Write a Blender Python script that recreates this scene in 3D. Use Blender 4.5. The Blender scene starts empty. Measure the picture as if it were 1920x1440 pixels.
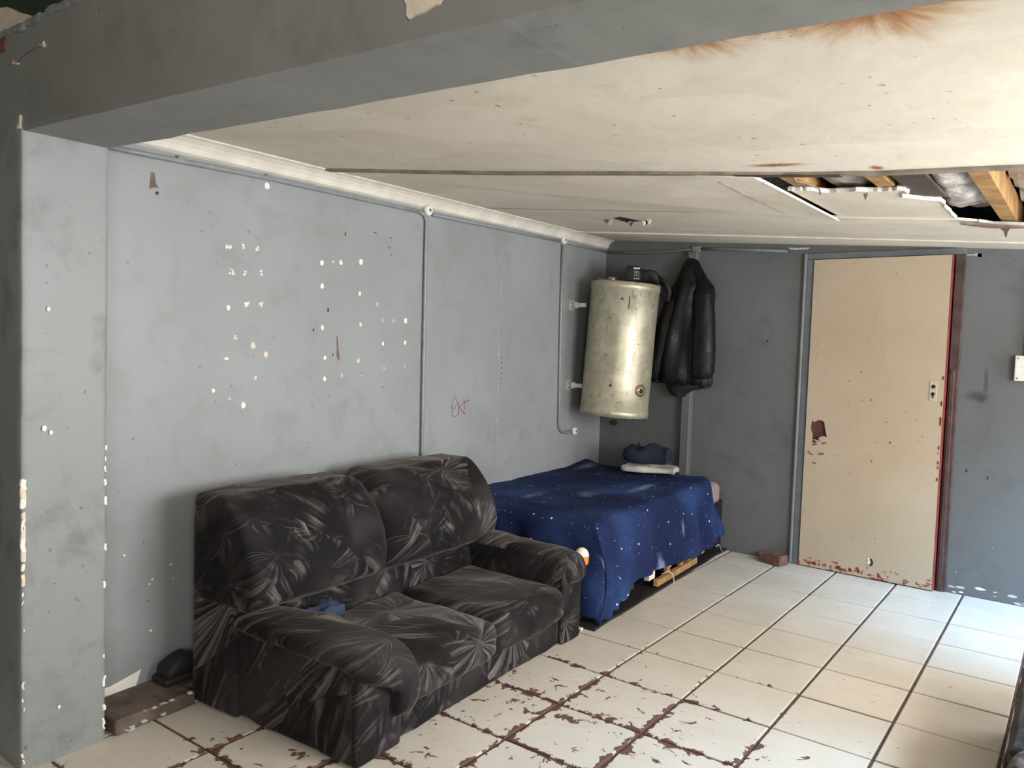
import bpy, math, random
from mathutils import Vector, Matrix, noise
random.seed(7)
SC = bpy.context.scene
COL = SC.collection
# ------------------------------------------------------------------ camera
def make_camera():
    f, yaw, pitch, roll = 1469.1, .6345, .0521, .0331
    cy, sy = math.cos(yaw), math.sin(yaw)
    fwd = Vector((-sy*math.cos(pitch), cy*math.cos(pitch), -math.sin(pitch)))
    right = Vector((cy, sy, 0)); up = right.cross(fwd)
    r = right*math.cos(roll)+up*math.sin(roll); u = -right*math.sin(roll)+up*math.cos(roll)
    cd = bpy.data.cameras.new('camera'); cd.sensor_width = 36; cd.lens = f/1920*36; cd.clip_start = .02
    c = bpy.data.objects.new('camera', cd); COL.objects.link(c)
    m = Matrix((r, u, -fwd)).transposed().to_4x4(); m.translation = (3.0776, 0, 1.4204)
    c.matrix_world = m; SC.camera = c
make_camera()
# ------------------------------------------------------------------ world, daylight, near-room fill, exposure
def make_world():
    w = bpy.data.worlds.new('sky'); SC.world = w; w.use_nodes = True
    b = w.node_tree.nodes['Background']; b.inputs[0].default_value = (.75, .85, 1, 1); b.inputs[1].default_value = .8
make_world()
def area(name, loc, aim, sx, sy, power, col):
    l = bpy.data.lights.new(name, 'AREA'); l.shape = 'RECTANGLE'; l.size = sx; l.size_y = sy; l.energy = power; l.color = col
    o = bpy.data.objects.new(name, l); COL.objects.link(o); o.location = loc
    o.rotation_euler = (Vector(aim)-Vector(loc)).to_track_quat('-Z', 'Y').to_euler()
    return o
WALL_X = 4.25
area('window_daylight', (WALL_X+.05, 2.55, 1.42), (0, 2.55, 1.2), 1.5, 1.05, 116, (1, .988, .975))
area('doorway_daylight', (WALL_X+.05, 4.6, 1.05), (0, 3.6, 1.2), 1.05, 1.9, 36, (1, .985, .96))
area('doorway_skylight', (6.5, 3.8, 3.7), (2.6, 4.8, .3), 1.0, 1.0, 780, (.27, .58, 1))
area('near_fill_light', (WALL_X+.05, -.9, 1.5), (0, -.4, 1.4), 1.3, 1.0, 78, (1, .96, .90))  # fill lamp added to brighten the beam front, no known window here
VS = SC.view_settings; VS.view_transform = 'Standard'; VS.look = 'None'; VS.gamma = 1; VS.exposure = .12; VS.use_curve_mapping = False
# ------------------------------------------------------------------ helpers
D = 5.365; A = math.atan(.05)
EU = Vector((math.sin(A), -math.cos(A), 0)); EN = Vector((math.cos(A), math.sin(A), 0))
def W(u, n, z=0): return Vector((0, D, 0))+EU*u+EN*n+Vector((0, 0, z))      # along the wall from the far corner, out from the wall, up
ROT = A-math.pi/2
def zc(x, y): return 2.245-.0685*x+.0135*(y-D)                              # the sloping ceiling
def L(r, g, b):
    f = lambda c: (c/255/12.92 if c/255 <= .04045 else ((c/255+.055)/1.055)**2.4)
    return (f(r), f(g), f(b), 1)
def lerp(a, b, t): return a+(b-a)*t
def sstep(a, b, x):
    t = max(0, min(1, (x-a)/(b-a))); return t*t*(3-2*t)
def interp(tab, x):
    if x <= tab[0][0]: return tab[0][1]
    for (x0, y0), (x1, y1) in zip(tab, tab[1:]):
        if x <= x1: return lerp(y0, y1, (x-x0)/(x1-x0))
    return tab[-1][1]
def nz(x, y, z=0): return noise.noise(Vector((x, y, z)))
def link(o, parent=None, label=None, cat=None, group=None, kind=None):
    COL.objects.link(o)
    if parent: o.parent = parent
    if label: o['label'] = label
    if cat: o['category'] = cat
    if group: o['group'] = group
    if kind: o['kind'] = kind
    return o
def empty(name, loc=(0, 0, 0), rz=0, **k):
    o = bpy.data.objects.new(name, None); o.location = loc; o.rotation_euler = (0, 0, rz); o.empty_display_size = .1
    return link(o, **k)
def mesh(name, v, f, mat=None, smooth=False, **k):
    me = bpy.data.meshes.new(name); me.from_pydata([tuple(p) for p in v], [], f); me.update()
    if smooth: me.polygons.foreach_set('use_smooth', [True]*len(me.polygons))
    o = bpy.data.objects.new(name, me)
    if mat: me.materials.append(mat)
    return link(o, **k)
class MB:
    def __init__(s): s.v = []; s.f = []
    def add(s, v, f):
        b = len(s.v); s.v += [tuple(p) for p in v]; s.f += [[i+b for i in q] for q in f]; return s
    def box(s, x0, x1, y0, y1, z0, z1, M=None):
        v = [Vector((x, y, z)) for z in (z0, z1) for y in (y0, y1) for x in (x0, x1)]
        if M: v = [M @ p for p in v]
        return s.add(v, [(0, 2, 3, 1), (4, 5, 7, 6), (0, 1, 5, 4), (2, 6, 7, 3), (0, 4, 6, 2), (1, 3, 7, 5)])
    def rbox(s, x0, x1, y0, y1, z0, z1, r=.01, n=1, seg=3, fn=None, M=None):
        return s.add(*rbox_data(x0, x1, y0, y1, z0, z1, r, n, seg, fn, M))
    def prism(s, poly, h0, h1):                 # poly: list of xyz pairs (bottom, top offset vector)
        n = len(poly); v = [Vector(p)+Vector(h0) for p in poly]+[Vector(p)+Vector(h1) for p in poly]
        return s.add(v, [list(range(n))[::-1], list(range(n, 2*n))]+[(i, (i+1) % n, n+(i+1) % n, n+i) for i in range(n)])
    def tube(s, pts, r, n=8, cap=True):
        pts = [Vector(p) for p in pts]; rings = []
        ref = None
        for i, p in enumerate(pts):
            t = (pts[min(i+1, len(pts)-1)]-pts[max(i-1, 0)]).normalized()
            if ref is None: ref = Vector((0, 0, 1)) if abs(t.z) < .9 else Vector((1, 0, 0))
            a = (ref-t*ref.dot(t)).normalized(); b = t.cross(a); ref = a
            rr = r[i] if isinstance(r, (list, tuple)) else r
            rings.append([p+a*rr*math.cos(2*math.pi*k/n)+b*rr*math.sin(2*math.pi*k/n) for k in range(n)])
        return s.loft(rings, cap)
    def loft(s, rings, cap=True, close=True):
        n = len(rings[0]); v = [p for r in rings for p in r]; f = []
        for i in range(len(rings)-1):
            for k in range(n if close else n-1):
                f.append((i*n+k, i*n+(k+1) % n, (i+1)*n+(k+1) % n, (i+1)*n+k))
        if cap: f += [list(range(n))[::-1], [(len(rings)-1)*n+k for k in range(n)]]
        return s.add(v, f)
    def build(s, name, mat, smooth=False, **k): return mesh(name, s.v, s.f, mat, smooth, **k)
def rbox_data(x0, x1, y0, y1, z0, z1, r, n=1, seg=3, fn=None, M=None):
    lo = Vector((x0, y0, z0)); hi = Vector((x1, y1, z1)); r = min(r, min(hi-lo)/2-1e-5)
    def line(a, b):
        edge = [a+r*(1-math.cos(math.pi/2*i/seg)) for i in range(seg)]
        mid = [a+r+(b-a-2*r)*i/n for i in range(n+1)]
        return edge+mid+[b-(e-a) for e in edge[::-1]]
    ax = [line(lo[i], hi[i]) for i in range(3)]; idx = {}; v = []; f = []
    def vid(i, j, k):
        key = (i, j, k)
        if key not in idx:
            p = Vector((ax[0][i], ax[1][j], ax[2][k])); q = Vector([min(max(p[m], lo[m]+r), hi[m]-r) for m in range(3)])
            d = p-q
            if d.length > 1e-9: p = q+d.normalized()*r
            if fn: p = fn(p)
            if M: p = M @ p
            idx[key] = len(v); v.append(p)
        return idx[key]
    N = [len(a)-1 for a in ax]
    for j in range(N[1]):
        for k in range(N[2]):
            f.append((vid(0, j, k), vid(0, j, k+1), vid(0, j+1, k+1), vid(0, j+1, k)))
            f.append((vid(N[0], j, k), vid(N[0], j+1, k), vid(N[0], j+1, k+1), vid(N[0], j, k+1)))
    for i in range(N[0]):
        for k in range(N[2]):
            f.append((vid(i, 0, k), vid(i+1, 0, k), vid(i+1, 0, k+1), vid(i, 0, k+1)))
            f.append((vid(i, N[1], k), vid(i, N[1], k+1), vid(i+1, N[1], k+1), vid(i+1, N[1], k)))
        for j in range(N[1]):
            f.append((vid(i, j, 0), vid(i, j+1, 0), vid(i+1, j+1, 0), vid(i+1, j, 0)))
            f.append((vid(i, j, N[2]), vid(i+1, j, N[2]), vid(i+1, j+1, N[2]), vid(i, j+1, N[2])))
    return v, f
# ------------------------------------------------------------------ materials
class G:
    """tiny node-graph helper"""
    def __init__(s, name):
        s.m = bpy.data.materials.new(name); s.m.use_nodes = True; s.t = s.m.node_tree; s.n = s.t.nodes
        s.b = s.n['Principled BSDF']
    def N(s, typ, **k):
        x = s.n.new('ShaderNode'+typ)
        for a, b in k.items(): setattr(x, a, b)
        return x
    def put(s, sock, v):
        if v is None: return
        if isinstance(v, bpy.types.NodeSocket): s.t.links.new(v, sock)
        else: sock.default_value = v
    def math(s, op, a, b=None, c=None, clamp=False):
        x = s.N('Math', operation=op, use_clamp=clamp)
        for i, q in enumerate((a, b, c)): s.put(x.inputs[i], q)
        return x.outputs[0]
    def vmath(s, op, a, b=None):
        x = s.N('VectorMath', operation=op); s.put(x.inputs[0], a)
        if b is not None: s.put(x.inputs[3 if op == 'SCALE' else 1], b)
        return x.outputs['Value' if op in ('LENGTH', 'DISTANCE', 'DOT_PRODUCT') else 'Vector']
    def sep(s, v):
        x = s.N('SeparateXYZ'); s.put(x.inputs[0], v); return x.outputs
    def comb(s, x, y, z=0.):
        c = s.N('CombineXYZ')
        for i, q in enumerate((x, y, z)): s.put(c.inputs[i], q)
        return c.outputs[0]
    def noise(s, vec, scale=5, detail=3, rough=.55, dist=0., dim='3D'):
        x = s.N('TexNoise', noise_dimensions=dim); s.put(x.inputs['Vector'], vec)
        for k, q in (('Scale', scale), ('Detail', detail), ('Roughness', rough), ('Distortion', dist)): s.put(x.inputs[k], q)
        return x.outputs['Fac']
    def ss(s, v, a, b, lo=0., hi=1.):
        x = s.N('MapRange', interpolation_type='SMOOTHSTEP'); s.put(x.inputs[0], v)
        for i, q in enumerate((a, b, lo, hi)): s.put(x.inputs[i+1], q)
        return x.outputs[0]
    def mix(s, fac, a, b):
        x = s.N('Mix', data_type='RGBA'); s.put(x.inputs[0], fac); s.put(x.inputs[6], a); s.put(x.inputs[7], b); return x.outputs[2]
    def pos(s): return s.N('NewGeometry').outputs['Position']
    def obj(s): return s.N('TexCoord').outputs['Object']
    def out(s, col, rough=.6, bump=None, strength=.3, dist=.01, **k):
        s.put(s.b.inputs['Base Color'], col); s.put(s.b.inputs['Roughness'], rough)
        for a, v in k.items(): s.put(s.b.inputs[a.replace('_', ' ')], v)
        if bump is not None:
            x = s.N('Bump'); s.put(x.inputs['Height'], bump); x.inputs['Strength'].default_value = strength; x.inputs['Distance'].default_value = dist
            s.t.links.new(x.outputs[0], s.b.inputs['Normal'])
        return s.m
def plain(name, c, rough=.6, var=.12, scale=14, bump=.15, **k):
    g = G(name); p = g.pos(); n = g.noise(p, scale, 4)
    d = tuple(q*(1-var*1.6) for q in c[:3])+(1,)
    return g.out(g.mix(g.ss(n, .3, .75), d, c), rough, g.noise(p, scale*5, 3), bump, .004, **k)
def wall_paint(name, c1, c2, dirt, rough=.5, scuff=.5, soot=(), bs=.16, mot=.35):
    g = G(name); p = g.pos()
    big = g.noise(p, .9, 3, .5); mid = g.noise(p, 6, 5, .6, .4); fine = g.noise(p, 60, 3)
    col = g.mix(g.ss(big, .35, .65), c1, c2)
    col = g.mix(g.math('MULTIPLY', g.ss(mid, .48, .74), mot), col, dirt)
    st = g.noise(g.vmath('MULTIPLY', p, (9, 9, 1.2)), 1, 4, .6)
    col = g.mix(g.math('MULTIPLY', g.ss(st, .6, .8), scuff*.4), col, dirt)
    sp = g.noise(p, 38, 2, .5)
    col = g.mix(g.math('MULTIPLY', g.ss(sp, .735, .75), .5), col, L(70, 66, 62))
    for cx, cz, sx, sz, a in soot:
        xx, yy, zz = g.sep(p); dx = g.math('DIVIDE', g.math('SUBTRACT', xx, cx), sx); dz = g.math('DIVIDE', g.math('SUBTRACT', zz, cz), sz)
        r = g.math('ADD', g.math('SQRT', g.math('ADD', g.math('MULTIPLY', dx, dx), g.math('MULTIPLY', dz, dz))), g.math('MULTIPLY', g.math('SUBTRACT', g.noise(p, 22, 3), .5), .8))
        col = g.mix(g.math('MULTIPLY', g.ss(r, 1.2, .1), a), col, L(42, 41, 40))
    return g.out(col, rough, g.math('ADD', g.math('MULTIPLY', fine, .25), g.noise(p, 7, 4)), bs, .008)
M = {}
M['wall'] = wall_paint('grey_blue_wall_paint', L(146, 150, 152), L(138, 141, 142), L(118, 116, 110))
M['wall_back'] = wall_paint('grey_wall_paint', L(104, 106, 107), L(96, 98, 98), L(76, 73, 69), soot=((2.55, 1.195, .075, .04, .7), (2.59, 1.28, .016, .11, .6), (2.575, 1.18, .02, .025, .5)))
M['pillar'] = wall_paint('pale_grey_pillar_paint', L(140, 144, 145), L(130, 134, 133), L(104, 104, 101), .5, 1.2, bs=.4, mot=.8)
M['beam'] = wall_paint('grey_beam_paint', L(136, 137, 133), L(128, 128, 124), L(98, 95, 90))
def ceiling_mat():
    g = G('stained_ceiling_board'); p = g.pos(); x, y, z = g.sep(p)
    col = g.mix(g.ss(g.noise(p, 1.1, 4, .6, .5), .4, .62), L(226, 217, 200), L(217, 207, 189))
    col = g.mix(g.math('MULTIPLY', g.ss(g.noise(p, 5, 5, .65, .6), .55, .75), .35), col, L(192, 179, 159))
    damp = g.ss(g.noise(g.vmath('MULTIPLY', p, (1, 2.2, 1)), 1.3, 2, .4, .3), .5, .53)
    col = g.mix(g.math('MULTIPLY', damp, .22), col, L(194, 180, 158))
    sp = g.noise(p, 30, 2, .5); col = g.mix(g.math('MULTIPLY', g.ss(sp, .725, .745), .65), col, L(110, 100, 90))
    for cx, cy, rx, ry, dk in ((2.41, 1.40, .19, .20, 0), (2.75, 1.41, .21, .20, 1), (2.59, 1.40, .13, .13, 0), (2.17, 2.72, .12, .04, 0), (2.47, 2.83, .03, .05, 0)):
        dx = g.math('DIVIDE', g.math('SUBTRACT', x, cx), rx); dy = g.math('DIVIDE', g.math('SUBTRACT', y, cy), ry)
        r = g.math('SQRT', g.math('ADD', g.math('MULTIPLY', dx, dx), g.math('MULTIPLY', dy, dy)))
        ang = g.math('ARCTAN2', dy, dx)
        st = g.noise(g.comb(g.math('MULTIPLY', ang, 3.2), g.math('MULTIPLY', r, .8), cx), 1.3, 4, .6)
        k = g.math('ADD', r, g.math('MULTIPLY', g.math('SUBTRACT', st, .5), 1.1))
        m = g.ss(k, 1.1, .35); col = g.mix(g.math('MULTIPLY', m, .95), col, L(184, 138, 88))
        col = g.mix(g.math('MULTIPLY', g.ss(k, .75, .1), .85), col, L(134, 78, 38))
        if dk:
            dd = g.vmath('DISTANCE', p, (2.69, 1.38, 2.0)); col = g.mix(g.ss(g.math('ADD', dd, g.math('MULTIPLY', g.math('SUBTRACT', st, .5), .04)), .065, .03), col, L(45, 38, 34))
    return g.out(col, .75, g.noise(p, 7, 5), .25, .012)
M['ceiling'] = ceiling_mat()
M['cornice'] = plain('cornice_paint', L(222, 216, 203), .6, .12, 8)
M['torn'] = plain('torn_board_edge', L(238, 234, 226), .9, .1, 40, .4)
M['batten'] = plain('ceiling_batten', L(150, 138, 122), .7, .3, 12)
def tile_mat():
    g = G('worn_painted_floor_tile'); o = g.obj(); p = g.pos(); ox, oy, oz = g.sep(o)
    rnd = g.N('ObjectInfo').outputs['Random']
    e = g.math('SUBTRACT', .18, g.math('MAXIMUM', g.math('ABSOLUTE', ox), g.math('ABSOLUTE', oy)))
    region = g.ss(g.vmath('DISTANCE', g.vmath('MULTIPLY', p, (1, .8, 1)), (1.55, 1.5, 0)), .5, 1.75, 1., 0.)
    reg2 = g.math('ADD', region, g.math('MULTIPLY', g.math('SUBTRACT', g.noise(p, 1.7, 2), .5), .5))
    n = g.noise(g.vmath('ADD', p, (3, 1, 0)), 17, 6, .62, .6); nb = g.noise(p, 5, 3)
    edge = g.ss(e, .0, .035, 1., 0.)
    thr = g.math('SUBTRACT', .785, g.math('ADD', g.math('MULTIPLY', reg2, .185), g.math('MULTIPLY', edge, g.math('ADD', .05, g.math('MULTIPLY', reg2, .14)))))
    chip = g.ss(g.math('SUBTRACT', g.math('ADD', n, g.math('MULTIPLY', g.math('SUBTRACT', nb, .5), .3)), thr), 0., .02)
    base = g.mix(g.ss(g.noise(p, 3, 4, .6), .3, .7), L(210, 201, 186), L(199, 189, 173))
    base = g.mix(g.math('MULTIPLY', rnd, .35), base, L(214, 206, 192))
    base = g.mix(g.math('MULTIPLY', g.ss(g.noise(p, 11, 5, .65), .56, .78), .35), base, L(168, 155, 138))
    base = g.mix(g.math('MULTIPLY', g.ss(g.noise(g.vmath('ADD', p, (9, 4, 0)), 26, 3, .5), .70, .73), .6), base, L(92, 82, 74))
    base = g.mix(g.math('MULTIPLY', g.ss(e, .012, .0), .45), base, L(132, 116, 102))
    chipc = g.mix(g.noise(p, 30, 2), L(104, 58, 46), L(92, 74, 66))
    rough = g.math('ADD', .30, g.math('MULTIPLY', chip, .4))
    return g.out(g.mix(chip, base, chipc), g.math('ADD', rough, g.math('MULTIPLY', g.noise(p, 8, 3), .18)), g.math('SUBTRACT', 1, chip), .25, .002)
M['tile'] = tile_mat()
M['grout'] = plain('dark_grout', L(98, 78, 67), .85, .3, 20)
M['concrete'] = plain('brown_painted_plinth', L(112, 97, 88), .8, .35, 9, .4)
M['chip'] = plain('bare_plaster_chip', L(236, 230, 220), .9, .06, 30, .3)
M['chip_warm'] = plain('cream_plaster_chip', L(226, 212, 190), .9, .1, 30, .3)
M['chip_faint'] = plain('thin_chip', L(182, 183, 181), .8, .06, 30, .2)
M['mark'] = plain('dark_scuff', L(58, 54, 52), .8, .2, 30)
M['brown'] = plain('brown_stain', L(124, 104, 88), .7, .3, 30)
M['red_marker'] = plain('red_marker_ink', L(142, 74, 78), .6, .1, 60)
def door_mat():
    g = G('scuffed_cream_door_paint'); p = g.pos(); x, y, z = g.sep(p)
    col = g.mix(g.ss(g.noise(p, 1.4, 3), .35, .65), L(184, 168, 145), L(176, 160, 136))
    sc = g.noise(g.vmath('MULTIPLY', p, (7, 7, 3)), 1.6, 6, .7, .8)
    col = g.mix(g.math('MULTIPLY', g.ss(sc, .58, .75), .4), col, L(150, 132, 108))
    low = g.ss(z, .16, .0)
    ch = g.noise(g.vmath('MULTIPLY', p, (3, 3, 7)), 6, 5, .65)
    col = g.mix(g.ss(g.math('ADD', ch, g.math('MULTIPLY', low, .22)), .74, .77), col, L(140, 62, 50))
    sp = g.noise(p, 34, 2, .5); col = g.mix(g.math('MULTIPLY', g.ss(sp, .73, .745), .8), col, L(90, 68, 55))
    return g.out(col, .42, g.noise(p, 20, 4), .15, .004)
M['door'] = door_mat()
M['door_red'] = plain('red_door_edge', L(152, 52, 52), .5, .25, 25)
M['frame'] = plain('grey_steel_frame', L(112, 118, 121), .35, .15, 10)
M['frame_light'] = plain('pale_frame_bead', L(128, 131, 132), .5, .1, 10)
M['frame_brown'] = plain('brown_worn_frame', L(88, 66, 62), .45, .35, 12)
M['hardboard'] = plain('torn_hardboard', L(112, 72, 62), .9, .3, 30)
M['black'] = plain('matt_black', L(26, 25, 27), .7, .2, 20)
M['plate'] = plain('painted_plate', L(198, 186, 160), .45, .15, 30)
M['white_plastic'] = plain('white_plastic', L(222, 220, 212), .4, .06, 30)
M['conduit'] = plain('painted_conduit', L(136, 141, 143), .35, .12, 20)
M['wood'] = plain('raw_timber', L(186, 142, 86), .65, .3, 12)
M['wood_dark'] = plain('dark_timber', L(78, 66, 60), .75, .3, 12)
M['green'] = plain('dark_green_paint', L(28, 62, 44), .5, .3, 8)
M['brick'] = plain('clay_brick', L(124, 90, 76), .9, .3, 25, .5)
M['paper'] = plain('torn_brown_paper', L(136, 116, 98), .9, .3, 30)
M['void'] = plain('dark_roof_void', L(60, 56, 54), .9, .3, 6)
def sheet_mat():
    g = G('crinkled_silver_sheet'); p = g.pos(); n = g.noise(p, 7, 5, .6, 1.2)
    return g.out(g.mix(g.ss(n, .35, .65), L(150, 142, 136), L(206, 200, 194)), .4, n, .6, .03)
M['sheet'] = sheet_mat()
def velvet(name, dark=L(23, 21, 22), lite=L(166, 158, 156), shift=0., amount=1.):
    g = G(name); o = g.obj(); x, y, z = g.sep(o)
    px = g.math('ADD', g.math('ADD', x, g.math('MULTIPLY', y, .75)), shift); pz = g.math('SUBTRACT', z, g.math('MULTIPLY', y, .8))
    p = g.comb(px, pz, 0.)
    w = g.N('TexNoise'); g.put(w.inputs['Vector'], p); w.inputs['Scale'].default_value = 3.; w.inputs['Detail'].default_value = 1
    q = g.vmath('ADD', p, g.vmath('SCALE', g.vmath('SUBTRACT', w.outputs['Color'], (.5, .5, .5)), .09))
    def fans(scale, af, rf, seed):
        vo = g.N('TexVoronoi', voronoi_dimensions='2D', feature='F1'); g.put(vo.inputs['Vector'], g.vmath('ADD', q, (seed, seed*.7, 0))); vo.inputs['Scale'].default_value = scale
        d = g.vmath('SUBTRACT', g.vmath('ADD', q, (seed, seed*.7, 0)), vo.outputs['Position']); dx, dy, dz = g.sep(d)
        dy = g.math('ADD', dy, .10)
        ang = g.math('ARCTAN2', dx, dy); rad = g.vmath('LENGTH', d); c = g.sep(vo.outputs['Color'])
        st = g.noise(g.comb(g.math('MULTIPLY', ang, af), g.math('MULTIPLY', rad, rf), g.math('MULTIPLY', c[0], 9.)), 1., 5, .68)
        return g.math('MULTIPLY', st, g.ss(rad, .0, .11, .45, 1.)), c[1], rad
    a, ca, ra = fans(2.7, 8., 2.2, 0.)
    b, cb, rb = fans(4.6, 9., 3., 5.)
    patch = g.noise(q, 3.4, 3, .55, .3); patch2 = g.noise(g.vmath('ADD', q, (7, 3, 0)), 6, 3, .6)
    k = g.math('MULTIPLY', g.ss(a, .44, .70), g.ss(g.math('ADD', patch, g.math('MULTIPLY', g.math('SUBTRACT', ca, .5), .2)), .40, .64))
    k2 = g.math('MULTIPLY', g.ss(b, .45, .75), g.ss(patch2, .45, .68))
    k = g.math('ADD', g.math('MULTIPLY', k, .75), g.math('MULTIPLY', k2, .5))
    k = g.math('ADD', k, g.math('MULTIPLY', g.ss(g.noise(q, 2.2, 2), .45, .7), .10))
    k = g.math('MULTIPLY', k, .66*amount, clamp=True)
    return g.out(g.mix(k, dark, lite), .85, g.math('ADD', a, b), .3, .006, Sheen_Weight=.2, Sheen_Roughness=.35, Sheen_Tint=L(200, 188, 180), Specular_IOR_Level=.15)
M['velvet'] = velvet('brushed_dark_velvet')
M['velvet_dim'] = velvet('brushed_dark_velvet_base', shift=.37, amount=.85)
def galaxy():
    g = G('galaxy_print_bedspread'); uv = g.N('UVMap').outputs[0]
    n = g.noise(uv, 2.2, 4, .55, .4)
    col = g.mix(g.ss(n, .35, .7), L(29, 41, 78), L(46, 70, 116))
    col = g.mix(g.ss(g.noise(uv, 1.1, 2), .62, .35), col, L(24, 31, 64))
    for cx, cy, sx, sy, amt in ((.80, .78, .20, .035, .75), (1.13, 1.40, .055, .09, .9), (.75, 1.22, .035, .05, .6), (2.02, 1.22, .022, .14, 1.), (1.25, .62, .1, .06, .35), (.25, .1, .2, .05, .45), (1.5, .4, .12, .03, .35)):
        u, v, _ = g.sep(uv); dx = g.math('DIVIDE', g.math('SUBTRACT', u, cx), sx); dy = g.math('DIVIDE', g.math('SUBTRACT', v, cy), sy)
        r = g.math('SQRT', g.math('ADD', g.math('MULTIPLY', dx, dx), g.math('MULTIPLY', dy, dy)))
        r = g.math('ADD', r, g.math('MULTIPLY', g.math('SUBTRACT', g.noise(uv, 16, 4), .5), 1.6))
        col = g.mix(g.math('MULTIPLY', g.ss(r, 1.35, .1), amt*.6), col, L(150, 178, 205)); 
    for sc, thr, off in ((8., .05, 0.), (17., .05, 3.), (4.5, .034, 7.)):
        vo = g.N('TexVoronoi', voronoi_dimensions='2D'); g.put(vo.inputs['Vector'], g.vmath('ADD', uv, (off, off, 0))); vo.inputs['Scale'].default_value = sc
        on = g.math('GREATER_THAN', g.sep(vo.outputs['Color'])[0], .74)
        col = g.mix(g.math('MULTIPLY', g.ss(vo.outputs['Distance'], thr, thr*.4), on), col, L(215, 225, 240))
    return g.out(col, .9, g.noise(uv, 160, 2), .1, .001, Specular_IOR_Level=.15)
M['galaxy'] = galaxy()
M['mattress'] = plain('dusty_pink_mattress', L(158, 142, 140), .9, .15, 30)
M['navy'] = plain('navy_cloth', L(22, 30, 52), .9, .25, 25, .3)
M['denim'] = plain('blue_cloth', L(44, 58, 82), .85, .3, 20, .3)
M['pale_cloth'] = plain('pale_grey_cloth', L(196, 188, 180), .9, .15, 30, .3)
def leather():
    g = G('black_leather'); p = g.pos(); n = g.noise(p, 18, 5, .6, .6)
    return g.out(g.mix(n, L(8, 8, 9), L(17, 17, 19)), g.ss(g.noise(p, 9, 3), .3, .7, .32, .6), g.math('ADD', n, g.noise(p, 40, 4, .6, 1.)), .4, .006, Specular_IOR_Level=.3)
M['leather'] = leather()
def tank():
    g = G('brushed_khaki_steel'); o = g.obj(); n = g.noise(o, 9, 6, .68, .6)
    col = g.mix(g.ss(n, .38, .64), L(172, 166, 143), L(192, 186, 163))
    col = g.mix(g.math('MULTIPLY', g.ss(g.noise(o, 22, 5, .65), .52, .72), .55), col, L(104, 98, 84))
    col = g.mix(g.math('MULTIPLY', g.ss(g.noise(g.vmath('MULTIPLY', o, (40, 40, 5)), 1, 2), .73, .76), .7), col, L(60, 54, 46))
    return g.out(col, g.math('ADD', .3, g.math('MULTIPLY', n, .16)), g.math('ADD', n, g.noise(o, 30, 3)), .15, .004, Metallic=.4)
M['tank'] = tank()
M['copper'] = plain('copper_ring', L(186, 150, 118), .35, .2, 40, Metallic=.6)
M['orange'] = plain('orange_plastic', L(238, 122, 40), .45, .05, 30)
M['cream_plastic'] = plain('cream_plastic', L(240, 226, 206), .45, .05, 30)
M['red'] = plain('red_cover', L(150, 40, 44), .6, .1, 30)

# ================================================================== the setting
def build_floor():
    root = MB().box(-2, WALL_X, -3, D+.05, -.1, -.006).build('floor', M['grout'], kind='structure', label='floor of worn cream painted square tiles with brown grout', cat='floor')
    tx, ty, ox, oy = .36, .3588, 1.102, 5.452
    hx, hy = tx/2-.0058, ty/2-.0055; b = .004
    v = [(-hx, -hy, -.0065), (hx, -hy, -.0065), (hx, hy, -.0065), (-hx, hy, -.0065), (-hx, -hy, -.0025), (hx, -hy, -.0025), (hx, hy, -.0025), (-hx, hy, -.0025),
         (-hx+b, -hy+b, 0), (hx-b, -hy+b, 0), (hx-b, hy-b, 0), (-hx+b, hy-b, 0)]
    f = [(0, 1, 5, 4), (1, 2, 6, 5), (2, 3, 7, 6), (3, 0, 4, 7), (4, 5, 9, 8), (5, 6, 10, 9), (6, 7, 11, 10), (7, 4, 8, 11), (8, 9, 10, 11)]
    first = None
    for i in range(-4, 9):
        for j in range(-1, 17):
            x = ox+(i+.5)*tx; y = oy-(j+.5)*ty
            if y > D or x > WALL_X-.1 or (i < -3 and j > 12): continue
            if first is None: o = first = mesh('floor_tile', v, f, M['tile'], parent=root)
            else: o = first.copy(); o.scale = (1, 1, 1); link(o, root)
            o.location = (x, y, random.uniform(-.0008, .0012)); o.rotation_euler = (random.uniform(-.004, .004), random.uniform(-.005, .005), random.uniform(-.003, .003))
            if y+ty/2 > D: o.location.y = y-(y+ty/2-D)/2-.001; o.scale = (1, (D-(y-ty/2))/ty, 1)
build_floor()
PX, Y0, Y1 = .406, 1.054, 1.322
def bz(x): return 2.023-.033*(x-PX)
ZR = 2.95
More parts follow.
